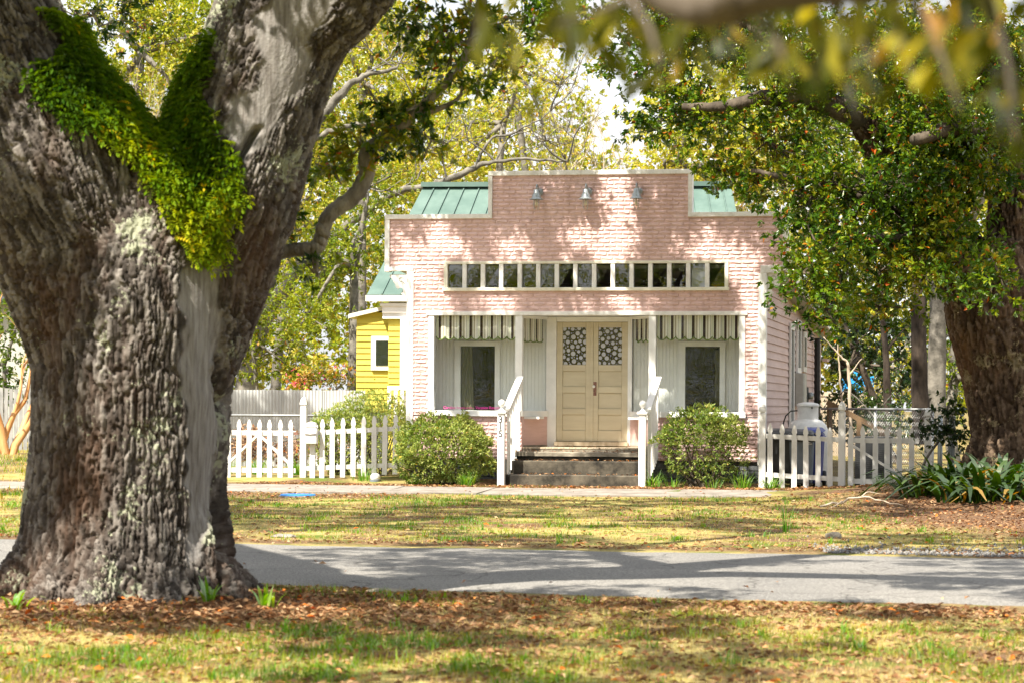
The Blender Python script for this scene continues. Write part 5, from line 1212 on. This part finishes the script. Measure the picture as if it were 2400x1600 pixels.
for (cx,cy,sx2,sy2,n_,Y) in ((1290,40,120,50,34,4.7),(1420,90,90,60,26,4.6),(1220,250,20,70,7,5.0),(1560,90,80,60,26,4.4),(1700,90,90,60,30,4.3),(1850,120,100,90,42,4.2),(2000,150,100,90,42,4.2),(2150,120,110,100,44,4.0),(2300,120,100,120,46,3.9),(2370,260,50,90,20,3.8),(1950,300,40,40,6,4.3),(1120,60,40,50,8,5.0),(2060,-10,300,40,60,4.1),(1500,0,250,25,36,4.5)):
    for i in range(int(n_*.52)): cl.append(at(cx+rng.normal()*sx2*.75, cy*.72-10+rng.normal()*sy2*.7, Y*.78+rng.normal()*.25))
cl = np.array(cl); dr = rand_dir(len(cl))*.7+np.array([0,0,-.8])
v_, f_ = leaves(cl, dr, rng.uniform(.042,.075,len(cl)), rng.uniform(.018,.028,len(cl)))
npmesh('leaves', v_, f_, 'near_leaf', ok3, leaf_rnd(len(cl), base=.46, sd=.26))
rr = np.random.default_rng(21)
clump_mesh(ok3,[np.array([rr.uniform(-3,6),rr.uniform(2,9),rr.uniform(4.4,6.8)]) for k in range(60)],.5,.13,150,'crown',22)
# ------------------------------------------------------------------ trees behind
def grow(mb, p, d, ln, r_, lev, tips, rr, spread=.55, up=.12, n=5, kids=3):
    k = 4; pts=[p]; rad=[r_]
    for i in range(k):
        d = unit((d + rr.normal(size=3)*.16 + np.array([0,0,up*.3]))[None])[0]; p = p + d*ln/k; pts.append(p); rad.append(r_*(1-.5*(i+1)/k))
    mb.tube(pts, rad, n, cap=False)
    if lev == 0: tips.append(p); return
    for c_ in range(kids):
        nd = unit((d + rr.normal(size=3)*spread + np.array([0,0,up]))[None])[0]
        grow(mb, pts[-1] if c_ else pts[-2], nd, ln*rr.uniform(.62,.82), r_*.52, lev-1, tips, rr, spread, up, max(3,n-1), kids)
def tree(name, label, base_px, Y, ells, mat_, tr, cover=1.6, leafL=.11, leafW=.05, trunk_r=.16, bark='grey_limb', base=.5, sd=.22, group='trees behind the shop', sub=2.2, subr=.42, cat='tree', limb_top=None):
    t = thing(name, label, cat, (0,0,0), group=group)
    b = at(base_px, 1000, Y); b[2] = float(gz(b[0],b[1]))-.2
    mb = MB(); main = sorted(ells, key=lambda e: -e[2]*e[3])[0]; fork = at(main[0], main[1]+main[3]*.7, Y)
    if fork[2] < b[2]+.5: fork[2] = b[2]+.6
    limb_tubes(mb,[(*b,trunk_r),(*(b*.6+fork*.4+rng.normal(size=3)*.12),trunk_r*.8),(*fork,trunk_r*.65)],8)
    for e in ells:
        c_ = at(e[0],e[1],e[4]); mid=(fork+c_)/2+rng.normal(size=3)*.3
        limb_tubes(mb,[(*fork,trunk_r*.6),(*mid,trunk_r*.36),(*c_,trunk_r*.18)],6)
        for k_ in range(tr):
            a_ = c_ + rng.normal(size=3)*np.array([e[2],e[2]*.6,e[3]])*Y/6000*.55; m2=(c_+a_)/2+rng.normal(size=3)*.18
            limb_tubes(mb,[(*c_,trunk_r*.18),(*m2,trunk_r*.12),(*a_,trunk_r*.05)],4)
    mb.build('trunk',bark,t, smooth=True)
    foliage(ells, leafL, leafW, cover, sub, mat_, t, 'crown', 6, None, base=base, sd=sd, subr=subr)
    return t
tree('yellow_green_tree','tall yellow-green tree just right of the great oak trunk',640,66,[(690,400,130,140,66),(760,300,110,110,67),(650,560,90,110,66),(720,180,110,110,66)],'far_leaf',5,2.5,base=.60)
tree('yellow_green_tree','sunlit yellow-green tree top between the oak trunk and the dark oak leaves',850,74,[(850,110,130,120,74),(900,250,110,100,74),(800,10,130,70,74),(960,400,110,80,74)],'far_leaf',5,2.0,base=.68)
tree('light_green_tree','fresh green leafy tree left of the yellow house roof',800,62,[(830,560,90,110,62),(760,640,80,110,62),(860,440,80,60,62),(720,740,70,80,61)],'fresh_leaf',5,2.3,.10,.045,base=.62)
tree('thin_brown_tree','fine-twigged brown spring tree above the left end of the parapet',1080,80,[(1080,330,130,80,80),(1180,220,120,100,80),(1010,420,100,50,80)],'far_leaf',8,1.2,base=.75)
tree('thin_brown_tree','sparse brown-twigged tree right above the tall parapet',1300,84,[(1280,330,110,60,84),(1310,200,110,80,84),(1200,100,120,80,84)],'far_leaf',9,.8,base=.78)
tree('yellow_tree','bright yellow-green tree right of the patch of open sky',1620,70,[(1590,330,100,90,70),(1680,260,100,90,70),(1560,430,70,40,70),(1720,400,90,70,70)],'far_leaf',4,2.4,base=.68)
tree('green_tree','green tree behind the leaning right oak crown',1950,64,[(1950,300,180,170,64),(2150,250,170,190,64),(1850,120,170,130,64),(2330,250,150,220,64)],'fresh_leaf',5,2.0,base=.5)
tree('notch_tree','yellow-green tree seen through the fork of the great oak',300,60,[(330,60,140,90,60),(480,80,110,100,60),(240,190,110,80,60),(430,220,100,70,60),(180,40,90,70,60)],'far_leaf',4,2.4,base=.55)
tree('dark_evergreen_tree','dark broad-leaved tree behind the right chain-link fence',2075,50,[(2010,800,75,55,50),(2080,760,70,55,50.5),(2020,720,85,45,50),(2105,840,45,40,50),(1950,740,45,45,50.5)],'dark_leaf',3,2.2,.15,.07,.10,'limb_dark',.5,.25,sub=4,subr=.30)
tree('green_tree','green tree between the slim trunks and the right oak trunk',2240,58,[(2240,780,60,110,58),(2230,640,80,70,58),(2140,600,90,60,58),(2250,890,50,50,58)],'fresh_leaf',3,2.2,base=.42)
tree('round_shrub','dark green bush showing behind the crape myrtle at far left',20,64,[(10,780,70,110,64),(40,700,60,60,64),(20,880,60,50,64)],'fresh_leaf',2,2.0,.13,.06,.08,base=.3,cat='shrub',group='shrubs')
tree('mixed_shrub','brown-green tangled shrub behind the corrugated fence',620,55,[(615,830,70,70,55),(680,800,60,60,55),(590,740,70,80,55),(690,870,60,40,55)],'far_leaf',4,1.8,.10,.05,.06,base=.38,cat='shrub',group='shrubs',sub=4,subr=.28)
tree('azalea_shrub','yellow-orange azalea with pink flowers left of the yellow house',770,53,[(740,890,40,28,53),(790,885,40,35,53),(700,885,25,22,53)],'azalea_leaf',2,2.2,.06,.03,.04,base=.5,cat='shrub',group='shrubs',sub=10,subr=.16,sd=.28)
tree('yellow_shrub','yellow-green shrub glowing between the slim trunks at right',2110,60,[(2110,900,42,50,60),(2060,920,40,22,60),(2100,850,30,30,60)],'far_leaf',2,1.9,.08,.04,.05,base=.75,cat='shrub',group='shrubs',sub=6,subr=.2)
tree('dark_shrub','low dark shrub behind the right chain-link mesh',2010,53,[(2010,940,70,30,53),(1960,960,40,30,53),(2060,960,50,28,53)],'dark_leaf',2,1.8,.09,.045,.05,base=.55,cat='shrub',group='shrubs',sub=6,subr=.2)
tree('brown_shrub','dry brown undergrowth behind the left gate and chain-link fence',650,48.6,[(600,1040,60,28,48.6),(690,1045,60,26,48.6),(760,1040,50,28,48.6),(560,1045,40,26,48.6)],'litter',2,4.0,.12,.03,.03,base=.6,cat='shrub',group='shrubs',sub=9,subr=.2)
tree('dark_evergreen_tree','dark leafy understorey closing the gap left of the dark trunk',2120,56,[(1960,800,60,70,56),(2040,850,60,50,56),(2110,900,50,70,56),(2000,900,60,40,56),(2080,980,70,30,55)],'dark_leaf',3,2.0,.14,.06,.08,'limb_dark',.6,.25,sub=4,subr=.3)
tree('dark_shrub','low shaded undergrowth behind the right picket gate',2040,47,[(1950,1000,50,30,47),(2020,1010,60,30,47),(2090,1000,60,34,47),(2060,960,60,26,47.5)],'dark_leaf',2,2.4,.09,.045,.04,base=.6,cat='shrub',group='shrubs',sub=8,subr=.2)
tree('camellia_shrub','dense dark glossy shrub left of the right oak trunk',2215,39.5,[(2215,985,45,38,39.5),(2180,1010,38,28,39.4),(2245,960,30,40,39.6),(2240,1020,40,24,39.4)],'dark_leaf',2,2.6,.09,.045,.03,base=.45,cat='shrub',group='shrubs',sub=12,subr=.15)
# a far wood that closes the view
fw = thing('far_wood','hazy mass of far yellow-green woodland behind everything','woodland',(0,0,0)); fw['kind'] = 'stuff'
rr = np.random.default_rng(5); ells = []
for px in range(-150, 2600, 95):
    top = 120 + 60*math.sin(px*.011) + rr.uniform(-40,40)
    if 1330 < px < 1540: top = 420
    elif 1240 < px < 1620: top = 300
    for py in np.arange(top, 960, 100): ells.append((px+rr.uniform(-45,45), py, 78, 78, 98+rr.uniform(-6,10)))
foliage(ells, .27, .14, 2.6, 1.0, 'far_leaf', fw, 'leaf_mass', 6, None, base=.62, sd=.22, subr=.6)
# the wood goes on across the street, behind the camera: the panes mirror it
rr = np.random.default_rng(6); n = 30000
c_ = np.stack([rr.uniform(-75,60,n), rr.uniform(-34,-20,n), np.zeros(n)],1); c_[:,2] = rr.random(n)**.8*(9+3.5*np.sin(c_[:,0]*.21)+2*np.sin(c_[:,0]*.53))
k = vnoise(c_*np.array([.45,.2,.45]),33) > -.25; c_ = c_[k]
v_, f_ = leaves(c_, rand_dir(len(c_),rr), .62*rr.uniform(.6,1.2,len(c_)), .40, nrm=rr.normal(size=c_.shape)+np.array([0,1.2,.6]))
npmesh('leaf_mass', v_, f_, 'far_leaf', fw, leaf_rnd(len(c_), base=.32, sd=.2, r=rr))
# grey crooked limbs of a leafless tree reaching over the shop
bt_ = thing('grey_limbed_tree','pale grey crooked limbs reaching over the left shoulder of the shop','tree',(0,0,0),group='trees behind the shop')
mb = MB(); q_ = lambda x,y,r_,Y=64: (*at(x,y,Y),r_)
b0 = at(560,1000,64); b0[2]=0
limb_tubes(mb,[(*b0,.40),q_(600,800,0.2304),q_(690,640,0.1728),q_(800,540,0.1224),q_(905,460,0.0936),q_(985,440,0.0864),q_(1050,425,0.0864),q_(1110,395,0.0792),q_(1160,380,0.0504),q_(1250,375,0.0360),q_(1330,380,0.0216)],9,60,.02)
limb_tubes(mb,[q_(600,800,0.2160),q_(650,560,0.1728),q_(720,330,0.1440),q_(790,230,0.1152),q_(850,180,0.0720),q_(930,160,0.0432)],9,40,.02)
limb_tubes(mb,[q_(1110,395,0.0504),q_(1150,330,0.0360),q_(1210,310,0.0288),q_(1290,260,0.0144)],6,20,.02)
limb_tubes(mb,[q_(720,330,0.0864),q_(800,300,0.0648),q_(880,290,0.0432),q_(960,300,0.0216)],6,20,.02)
tips=[]; rr = np.random.default_rng(8)
for x,y in ((1330,380),(1290,260),(930,160),(960,300),(850,180),(1160,380),(905,460),(1050,425)):
    for k_ in range(2): grow(mb, at(x,y,64), unit(np.array([[rr.normal()*.6+.3,rr.normal()*.4,.7]]))[0], .9, .035, 2, tips, rr, .6, .15, 4, 3)
mb.build('trunk','grey_limb',bt_, smooth=True)
# bare trees against the sky window and the twiggy crape myrtle seen through the fork
def bare_tree(name,label,px,py,Y,h_,r_,m,lev,kids,seed,spread,stems=1,lean=(0,0,1),group='trees behind the shop',fan=.22):
    t = thing(name,label,'tree',(0,0,0),group=group); mb=MB(); tips=[]; rr=np.random.default_rng(seed)
    b=at(px,py,Y); b[2]=float(gz(b[0],b[1]))-.15
    for s_ in range(stems):
        d=unit((np.array(lean)+ (rr.normal(size=3)*fan if stems>1 else 0))[None])[0]
        grow(mb,b+ (rr.normal(size=3)*np.array([.12,.12,0]) if stems>1 else 0),d,h_,r_,lev,tips,rr,spread,.22,7,kids)
    mb.build('trunk',m,t,smooth=True); return t, tips
bare_tree('bare_tree','bare forked tree standing against the open sky above the parapet',1440,1000,88,4.6,.20,'grey_limb',5,3,31,.42)
bare_tree('bare_tree','second bare tree with fine twigs behind the tall parapet, left of the sky patch',1290,1000,92,4.6,.17,'pale_twig',5,3,44,.5)
bare_tree('crape_myrtle','pale leafless crape myrtle twigs showing through the fork of the great oak',330,1000,56,3.0,.09,'pale_twig',5,3,17,.36,4,group='crape myrtles')
bare_tree('bare_tree','pale leafless sapling tree right of the parapet',1720,1000,72,3.0,.09,'pale_twig',5,3,52,.5,2)
cm,_ = bare_tree('crape_myrtle','smooth orange-barked crape myrtle at the left edge beside the slat fence',22,1000,57,1.5,.10,'crape',4,2,6,.28,4,(0.02,0,1),group='crape myrtles',fan=.10)
# slim trunks at the right
def pole_tree(name,label,pts,m,kids=()):
    t = thing(name,label,'tree',(0,0,0),group='slim trees in the right yard'); mb=MB(); limb_tubes(mb,pts,14,30,.006)
    for k_ in kids: limb_tubes(mb,k_,6,10,.01)
    mb.build('trunk',m,t,smooth=True); return t
pole_tree('slim_tree','straight dark brown trunk right of the chain-link fence',[A2(2165,1040,44,.20),A2(2160,980,44,.165),A2(2155,880,44,.14),A2(2154,760,44,.13),A2(2155,620,44,.125),A2(2160,400,44,.11),A2(2165,200,44,.09)],'dark_trunk')
pole_tree('slim_tree','pale grey trunk just behind the dark brown one',[A2(2193,1030,50,.21),A2(2194,900,50,.19),A2(2197,760,50,.165),A2(2196,600,50,.15),A2(2190,380,50,.12)],'grey_limb')
pole_tree('slim_tree','thin brown trunk seen through the chain-link top rail',[A2(2078,1040,49,.10),A2(2080,960,49,.085),A2(2078,860,49,.065),A2(2070,760,49,.055),A2(2060,640,49,.04)],'dark_trunk',[[A2(2074,830,49,.03),A2(2095,800,49,.025),A2(2120,770,49,.012)]])
pole_tree('sapling','thin pale sapling with crooked stem behind the right picket fence',[A2(1995,1040,46,.034),A2(1992,960,46,.03),A2(1990,880,46,.03),A2(1985,850,46,.024),A2(1965,830,46,.016),A2(1930,790,46,.008)],'pale_twig',[[A2(1990,880,46,.02),A2(2000,865,46,.014),A2(2020,840,46,.006)],[A2(1995,970,46,.014),A2(2010,955,46,.01),A2(2025,948,46,.005)]])
pole_tree('sapling','thin upright pale stem left of the crooked sapling',[A2(1975,1040,47,.022),A2(1973,960,47,.02),A2(1968,880,47,.017),A2(1962,800,47,.008)],'pale_twig')

# ------------------------------------------------------------------ shrubs in front of the shop
def bush(name,label,u_,v_,w_,h_,n,mat_,seed,zb=0.1,hollow=0.5,leafL=.05,group='clipped shrubs',base=.5,low=.3):
    rr=np.random.default_rng(seed); x,y,_=H(u_,v_); z0=float(gz(x,y)); t=thing(name,label,'shrub',(x,y,z0),-TH,group)
    mb=MB()
    # leaf clusters on an uneven rounded shell and inside it
    nd=rand_dir(n,rr); nd[:,2]=np.where(rr.random(n)<low,-np.abs(nd[:,2])*.9,np.abs(nd[:,2])); nd=unit(nd)
    rad=(1+.24*vnoise(nd*2.3+seed,3)+.13*vnoise(nd*6+seed,4))*(1+(rr.random(n)<.03)*rr.uniform(.05,.22,n))*(1-hollow*rr.random(n)**2.2)
    C=nd*rad[:,None]*np.array([w_/2,w_/2*.8,h_*.56])+np.array([0,0,h_*.47+zb])
    C[:,2]=np.maximum(C[:,2],zb*.4)
    A=unit(nd+np.array([0,0,.45])+rand_dir(n,rr)*.35)
    vv,ff=rosettes(C,A,6,leafL,leafL*.36,.85,leafL*.2,rr)
    tone=np.repeat(np.clip(rr.normal(base,.16,n)+.25*vnoise(C*2.2,5),.03,.92),6)
    npmesh('leaves',vv,ff,mat_,t,leaf_rnd(n*6,tone,.10,r=rr))
    for k_ in range(16):
        e=C[rr.integers(n)]; b_=np.array([rr.normal()*.10,rr.normal()*.08,-.05]); m_=b_*.35+e*.55+rr.normal(size=3)*.06; m_[2]=e[2]*.45
        limb_tubes(mb,[(*b_,.018),(*m_,.012),(*e,.004)],5,8)
    for k_ in range(90):
        e=C[rr.integers(n)]; q=e*.72+np.array([0,0,h_*.12]); mb.tube([q,e],[.006,.002],3,cap=False)
    mb.build('stems','limb_dark',t); return t
bush('rounded_shrub','round pale green shrub left of the front steps',-2.20,-0.95,1.54,0.99,3000,'shrub_leaf',11,hollow=.3,leafL=.062,base=.70,low=.42)
bush('rounded_shrub','looser round shrub with visible stems right of the front steps',2.08,-0.85,1.44,1.05,1900,'shrub_leaf',23,zb=.2,hollow=.4,leafL=.058,base=.60,low=.25)
bush('hedge_shrub','yellow-green hedge shrub behind the left picket fence',-3.85,1.1,1.9,1.28,2600,'shrub_leaf',37,base=.78)
bush('hedge_shrub','second hedge shrub behind the pickets nearest the left gate post',-4.6,1.3,1.2,1.05,1300,'shrub_leaf',41,base=.74)

# strap-leaved plants at the foot of the right oak
def strap_clump(name,label,x,y,n,ln,seed,group,mat_='strap_leaf',wd=.085,spread=1.5,r_=.2,cat='plant',base=.4):
    rr=np.random.default_rng(seed); z0=float(gz(x,y)); t=thing(name,label,cat,(x,y,z0),rr.uniform(0,6),group)
    P=rr.normal(size=(n,3))*np.array([r_,r_,0]); P[:,2]=0; az=np.arctan2(P[:,1],P[:,0])+rr.normal(0,.5,n)
    d=np.stack([np.cos(az),np.sin(az)],1); L=ln*rr.uniform(.6,1.15,n); lean=rr.uniform(.25,1.15,n)*spread; Vv=[];k=6
    for j in range(k):
        f_=j/(k-1); out=L*lean*f_**1.5; hgt=L*(f_*(1-.30*lean*f_*f_) - .34*lean*f_**2.6)
        w_=wd*rr.uniform(.8,1.2,n)*(math.sin(math.pi*min(.97,.12+.88*f_)))**.8 if wd>.02 else wd*(1-f_*.9)*np.ones(n)
        c_=P+np.stack([d[:,0]*out,d[:,1]*out,hgt],1); s_=np.stack([-d[:,1],d[:,0],np.zeros(n)],1)
        Vv+= [c_-s_*w_[:,None]/2, c_+s_*w_[:,None]/2]
    Vv=np.stack(Vv,1).reshape(-1,3); i0=np.arange(n)*2*k; F=np.concatenate([np.stack([i0+2*j,i0+2*j+1,i0+2*j+3,i0+2*j+2],1) for j in range(k-1)],0)
    tn=np.clip(rr.normal(base,.22,n),0,.9); tn[rr.random(n)<.10]=.96
    npmesh('leaves',Vv,F,mat_,t,np.tile(tn,k-1),smooth=True); return t
k_=0
for (px,py,Y,n) in ((2200,1170,35.8,54),(2260,1180,35.4,58),(2320,1190,35.2,58),(2375,1190,35.2,56),(2420,1180,35.6,44),(2200,1135,37.2,36),(2290,1150,36.6,44),(2350,1160,36.4,44),(2165,1178,35.6,26),(2240,1205,34.6,36),(2300,1215,34.3,32),(2385,1215,34.4,36)):
    p=at(px,py,Y); strap_clump('strap_leaf_plant','dark strap-leaved plant with yellowing tips, in the bed under the right oak',p[0],p[1],n,.66,100+k_,'strap-leaved plants under the right oak'); k_+=1
# grassy tufts
for i,(u_,v_,n,ln,lab) in enumerate(((-1.75,-1.45,70,.34,'bright green grass tuft in the leaves left of the steps'),(1.30,-1.30,44,.36,'green tuft of arching blades at the foot of the right newel post'),(1.62,-1.30,26,.34,'thin green tuft under the right shrub, nearest the steps'),(2.28,-1.45,30,.26,'short upright green tuft in front of the right shrub'),(2.75,-1.3,44,.40,'tall grass tuft left of the right picket fence'),(3.2,-1.4,50,.32,'grass tuft at the foot of the first right pickets'),(-2.75,-1.05,60,.26,'grass tuft at the left end of the round shrub'),(-3.75,-.35,44,.36,'grass tuft beside the white globe under the left pickets'),(5.0,-1.35,26,.25,'small grass tuft under the right gate'),(-6.0,1.0,90,.42,'bluish green leaf clump behind the left gate'),(-5.3,1.0,80,.42,'leaf clump right behind the left gate latch'),(-6.6,1.0,80,.42,'leaf clump behind the left gate, half hidden by the oak'))):
    x,y,_=H(u_,v_); strap_clump('grass_tuft',lab,x,y,n,ln,300+i,'grass tufts','green_blade',.013,.8,.07,'grass',.55)
tp=(3.05,28.4); strap_clump('grass_tuft','lone tuft of thin dark stems standing in the far lawn',*tp,16,.42,350,'grass tufts','green_blade',.012,.35,.03,'grass',.2)
for (x,y,i,lab) in ((-2.02,17.15,1,'yellow-green weed with long blades at the right foot of the great oak'),(-1.62,17.0,2,'small leafy weed just right of the great oak roots'),(-3.25,16.75,3,'small leafy weed at the left foot of the great oak')):
    strap_clump('weed',lab,x,y,14,.20,400+i,'weeds','green_blade',.022,.9,.03,'plant',.7)
# dead branch on the lawn
db=thing('dead_branch','thin pale fallen branch lying on the lawn near the leaf mound','branch',(0,0,0)); mb=MB(); x,y=4.6,34.0; z0=float(gz(x,y))
limb_tubes(mb,[(x-.5,y,z0+.03,.016),(x-.2,y+.05,z0+.10,.018),(x+.05,y,z0+.16,.015),(x+.3,y-.05,z0+.12,.012),(x+.6,y,z0+.05,.006)],5,16,.012); limb_tubes(mb,[(x+.05,y,z0+.16,.010),(x+.15,y+.1,z0+.22,.007),(x+.3,y+.1,z0+.2,.003)],4); limb_tubes(mb,[(x-.2,y+.05,z0+.1,.01),(x-.3,y-.1,z0+.05,.006),(x-.4,y-.2,z0+.01,.003)],4)
mb.build('wood','pale_twig',db)

# ------------------------------------------------------------------ lawn blades, fallen leaves, gravel (nobody could count them)
def green_field(x,y):
    P=np.stack([x,y,np.zeros_like(x)],1); return .24+.5*vnoise(P*.6,61)+.6*vnoise(P*1.7,62)+.45*vnoise(P*4.5,63)
def blades(name,label,n,xr,yr,h_,w_,seed,dens):
    rr=np.random.default_rng(seed); x=rr.uniform(*xr,n); y=rr.uniform(*yr,n); u,v=uv_of(x,y)
    g_=green_field(x,y); b_=bare(x,y)
    keep=(rr.random(n)<dens*(1-.93*b_)*(.35+.65*np.clip(g_,0,1)))&~((y>road_near(x)-.05)&(y<road_far(x)+.05))&~((v>-3.8)&(v<-2.15))&~((v>-.05)&(u>UL)&(u<UR))&~((u>-1.3)&(u<1.15)&(v>-1.0)&(v<.1))&(((x+2.66)**2+(y-17.9)**2)>.9)
    x,y,g_=x[keep],y[keep],g_[keep]; n=len(x); z=gz(x,y)-.005
    az=rr.uniform(0,6.283,n); lean=rr.uniform(.2,1.1,n); L=h_*rr.uniform(.4,1.3,n)*(.6+.8*np.clip(g_,0,1))
    P=np.stack([x,y,z],1); d=np.stack([np.cos(az)*lean,np.sin(az)*lean,np.ones(n)],1); d=unit(d); s_=np.stack([-np.sin(az),np.cos(az),np.zeros(n)],1)
    W_=w_*rr.uniform(.7,1.3,n)[:,None]
    Vv=np.stack([P-s_*W_/2,P+s_*W_/2,P+d*L[:,None]],1).reshape(-1,3); F=np.arange(3*n).reshape(-1,3)
    tone=np.clip(.98-1.05*np.clip(g_,0,1)+rr.normal(0,.13,n),0,1)
    tag(npmesh(name,Vv,F,'grass',None,tone),label,'grass',kind='stuff')
blades('near_grass','patchy straw and green grass in the foreground',150000,(-3.4,3.4),(10.5,19.6),.06,.0065,71,.95)
blades('far_grass','patchy lawn between the road and the sidewalk',200000,(-8,9.5),(23.5,42.0),.05,.010,72,.85)
blades('side_grass','grass behind the fences and far left',40000,(-16,-5.5),(36,60),.12,.02,73,.8)
def tufts(name,label,nt,per,xr,yr,ln,wd,seed):
    rr=np.random.default_rng(seed); x=rr.uniform(*xr,nt); y=rr.uniform(*yr,nt); k=(green_field(x,y)>.25)&(bare(x,y)<.7)&~((y>road_near(x)-.15)&(y<road_far(x)+.1)); x,y=x[k],y[k]
    u,v=uv_of(x,y); k=(v<-3.9); x,y=x[k],y[k]; nt=len(x); s0=rr.uniform(.5,1.2,nt)
    X=np.repeat(x,per)+rr.normal(0,.025,nt*per); Yy=np.repeat(y,per)+rr.normal(0,.025,nt*per); n=nt*per; az=rr.uniform(0,6.283,n); le=rr.uniform(.2,1.2,n); L=ln*np.repeat(s0,per)*rr.uniform(.5,1.2,n)
    P=np.stack([X,Yy,gz(X,Yy)-.005],1); d0=np.stack([np.cos(az)*le*.4,np.sin(az)*le*.4,np.ones(n)],1); d1=np.stack([np.cos(az)*le,np.sin(az)*le,.45*np.ones(n)],1); sd=np.stack([-np.sin(az),np.cos(az),0*az],1)*wd/2
    m_=P+unit(d0)*L[:,None]*.55; t_=m_+unit(d1)*L[:,None]*.5
    Vv=np.stack([P-sd,P+sd,m_+sd*.8,m_-sd*.8,t_],1).reshape(-1,3); i=np.arange(n)*5; F=np.concatenate([np.stack([i,i+1,i+2],1),np.stack([i,i+2,i+3],1),np.stack([i+3,i+2,i+4],1)],0)
    tag(npmesh(name,Vv,F,'green_blade',None,np.tile(np.clip(np.repeat(rr.normal(.6,.2,nt),per)+rr.normal(0,.1,n),0,1),3)),label,'grass',kind='stuff')
tufts('green_tufts','bright green tufts dotted over the foreground grass',340,16,(-3.2,3.2),(10.8,18.6),.10,.007,171)
tufts('green_tufts','bright green tufts dotted over the far lawn',700,12,(-7,8),(25.5,37.5),.085,.010,172)
def litter(name,label,n,fn,seed,size,lift=.004):
    rr=np.random.default_rng(seed); x,y,z=fn(rr,n); n=len(x); P=np.stack([x,y,z+lift+rr.random(n)*.012],1)
    az=rr.uniform(0,6.283,n); d=np.stack([np.cos(az),np.sin(az),rr.normal(0,.25,n)],1); nr=np.stack([rr.normal(0,.5,n),rr.normal(0,.5,n),np.ones(n)],1)
    L=size*rr.uniform(.6,1.25,n); vv,ff=leaves(P,d,L,L*.42,.28,nr); tag(npmesh(name,vv,ff,'litter',None,leaf_rnd(n,base=.45,sd=.24,r=rr)),label,'leaves',kind='stuff')
def lawn_pts(xr,yr,kb):
    def fn(rr,n):
        x=rr.uniform(*xr,n); y=rr.uniform(*yr,n); b_=bare(x,y); u,v=uv_of(x,y)
        k=(rr.random(n)<.16+.84*b_*kb)&~((y>road_near(x)+.1)&(y<road_far(x)-.1)&(rr.random(n)>.012))&~((v>-3.8)&(v<-2.2)&(rr.random(n)>.15))&~((v>-.05)&(u>UL)&(u<UR))&~((u>-1.2)&(u<1.05)&(v>-1.0)&(v<.1))
        x,y=x[k],y[k]; z=gz(x,y); onr=(y>road_near(x)+.1)&(y<road_far(x)-.1); return x,y,z+np.where(onr,.045,0)+np.where((v[k]>-3.8)&(v[k]<-2.2),.03,0)
    return fn
litter('fallen_leaves','brown fallen leaves scattered in the foreground grass',60000,lawn_pts((-3.4,3.4),(10.5,19.2),.9),81,.065)
litter('fallen_leaves','brown fallen leaves on the far lawn and bed',52000,lawn_pts((-8,9.5),(19,42.2),.8),82,.065)
def step_pts(rr,n):
    k=rr.integers(0,4,n); u=rr.uniform(-1.2,1.03,n); v=np.choose(k,[rr.uniform(-.95,-.67,n),rr.uniform(-.64,-.34,n),rr.uniform(-.35,-.04,n),rr.uniform(-.02,.6,n)]); z=np.choose(k,[.19,.415,.56,.63]); x=X0+u*UV[0,0]+v*UV[1,0]; y=D0+u*UV[0,1]+v*UV[1,1]
    kk=~((k==3)&(rr.random(n)>.35))&~((k==3)&(np.abs(u+.05)>.75+.0*v)); return x[kk],y[kk],z[kk]+.0
def bed_pts(rr,n):
    u=rr.uniform(-5.5,6.0,n); v=rr.uniform(-2.2,-1.0,n)-.1*rr.random(n); k=~((u>-1.3)&(u<1.15)&(v>-1.05)); u,v=u[k],v[k]; x=X0+u*UV[0,0]+v*UV[1,0]; y=D0+u*UV[0,1]+v*UV[1,1]; return x,y,gz(x,y)
litter('fallen_leaves','orange-brown fallen leaves along the bed in front of the shop',5200,bed_pts,85,.062)
litter('fallen_leaves','orange fallen leaves caught on the front steps',420,step_pts,83,.055)
def orange_pts(rr,n):
    a_=rr.normal(size=(n,2))*np.array([.05,.05]); c_=at(1165,1528,13.9); x=c_[0]+a_[:,0]; y=13.9+a_[:,1]; return x,y,gz(x,y)+rr.random(n)*.05
litter('leaf_bunch','small bunch of orange leaves lying in the foreground grass',26,orange_pts,84,.07)
M['stone_grey']=mat('grey_gravel',(0.09,0.09,0.09),(0.26,0.25,0.24),30,0.9)
# gravel patch on the far road shoulder at right
rr=np.random.default_rng(90); n=1500; x=rr.uniform(3.0,6.5,n); y=road_far(x)+rr.gamma(1.6,.4,n)-.2; s_=rr.uniform(.008,.022,n); z=gz(x,y)
oc=np.array([(1,0,0),(-1,0,0),(0,1,0),(0,-1,0),(0,0,1),(0,0,-1)],float); of=np.array([(0,2,4),(2,1,4),(1,3,4),(3,0,4),(2,0,5),(1,2,5),(3,1,5),(0,3,5)])
Vv=(np.stack([x,y,z+.006],1)[:,None,:]+oc[None]*s_[:,None,None]*rr.uniform(.6,1.3,(n,6,1))).reshape(-1,3); F=(of[None]+6*np.arange(n)[:,None,None]).reshape(-1,3)
tag(npmesh('gravel',Vv,F,'stone_grey',None),'grey gravel on the far road shoulder at right','gravel',kind='stuff')
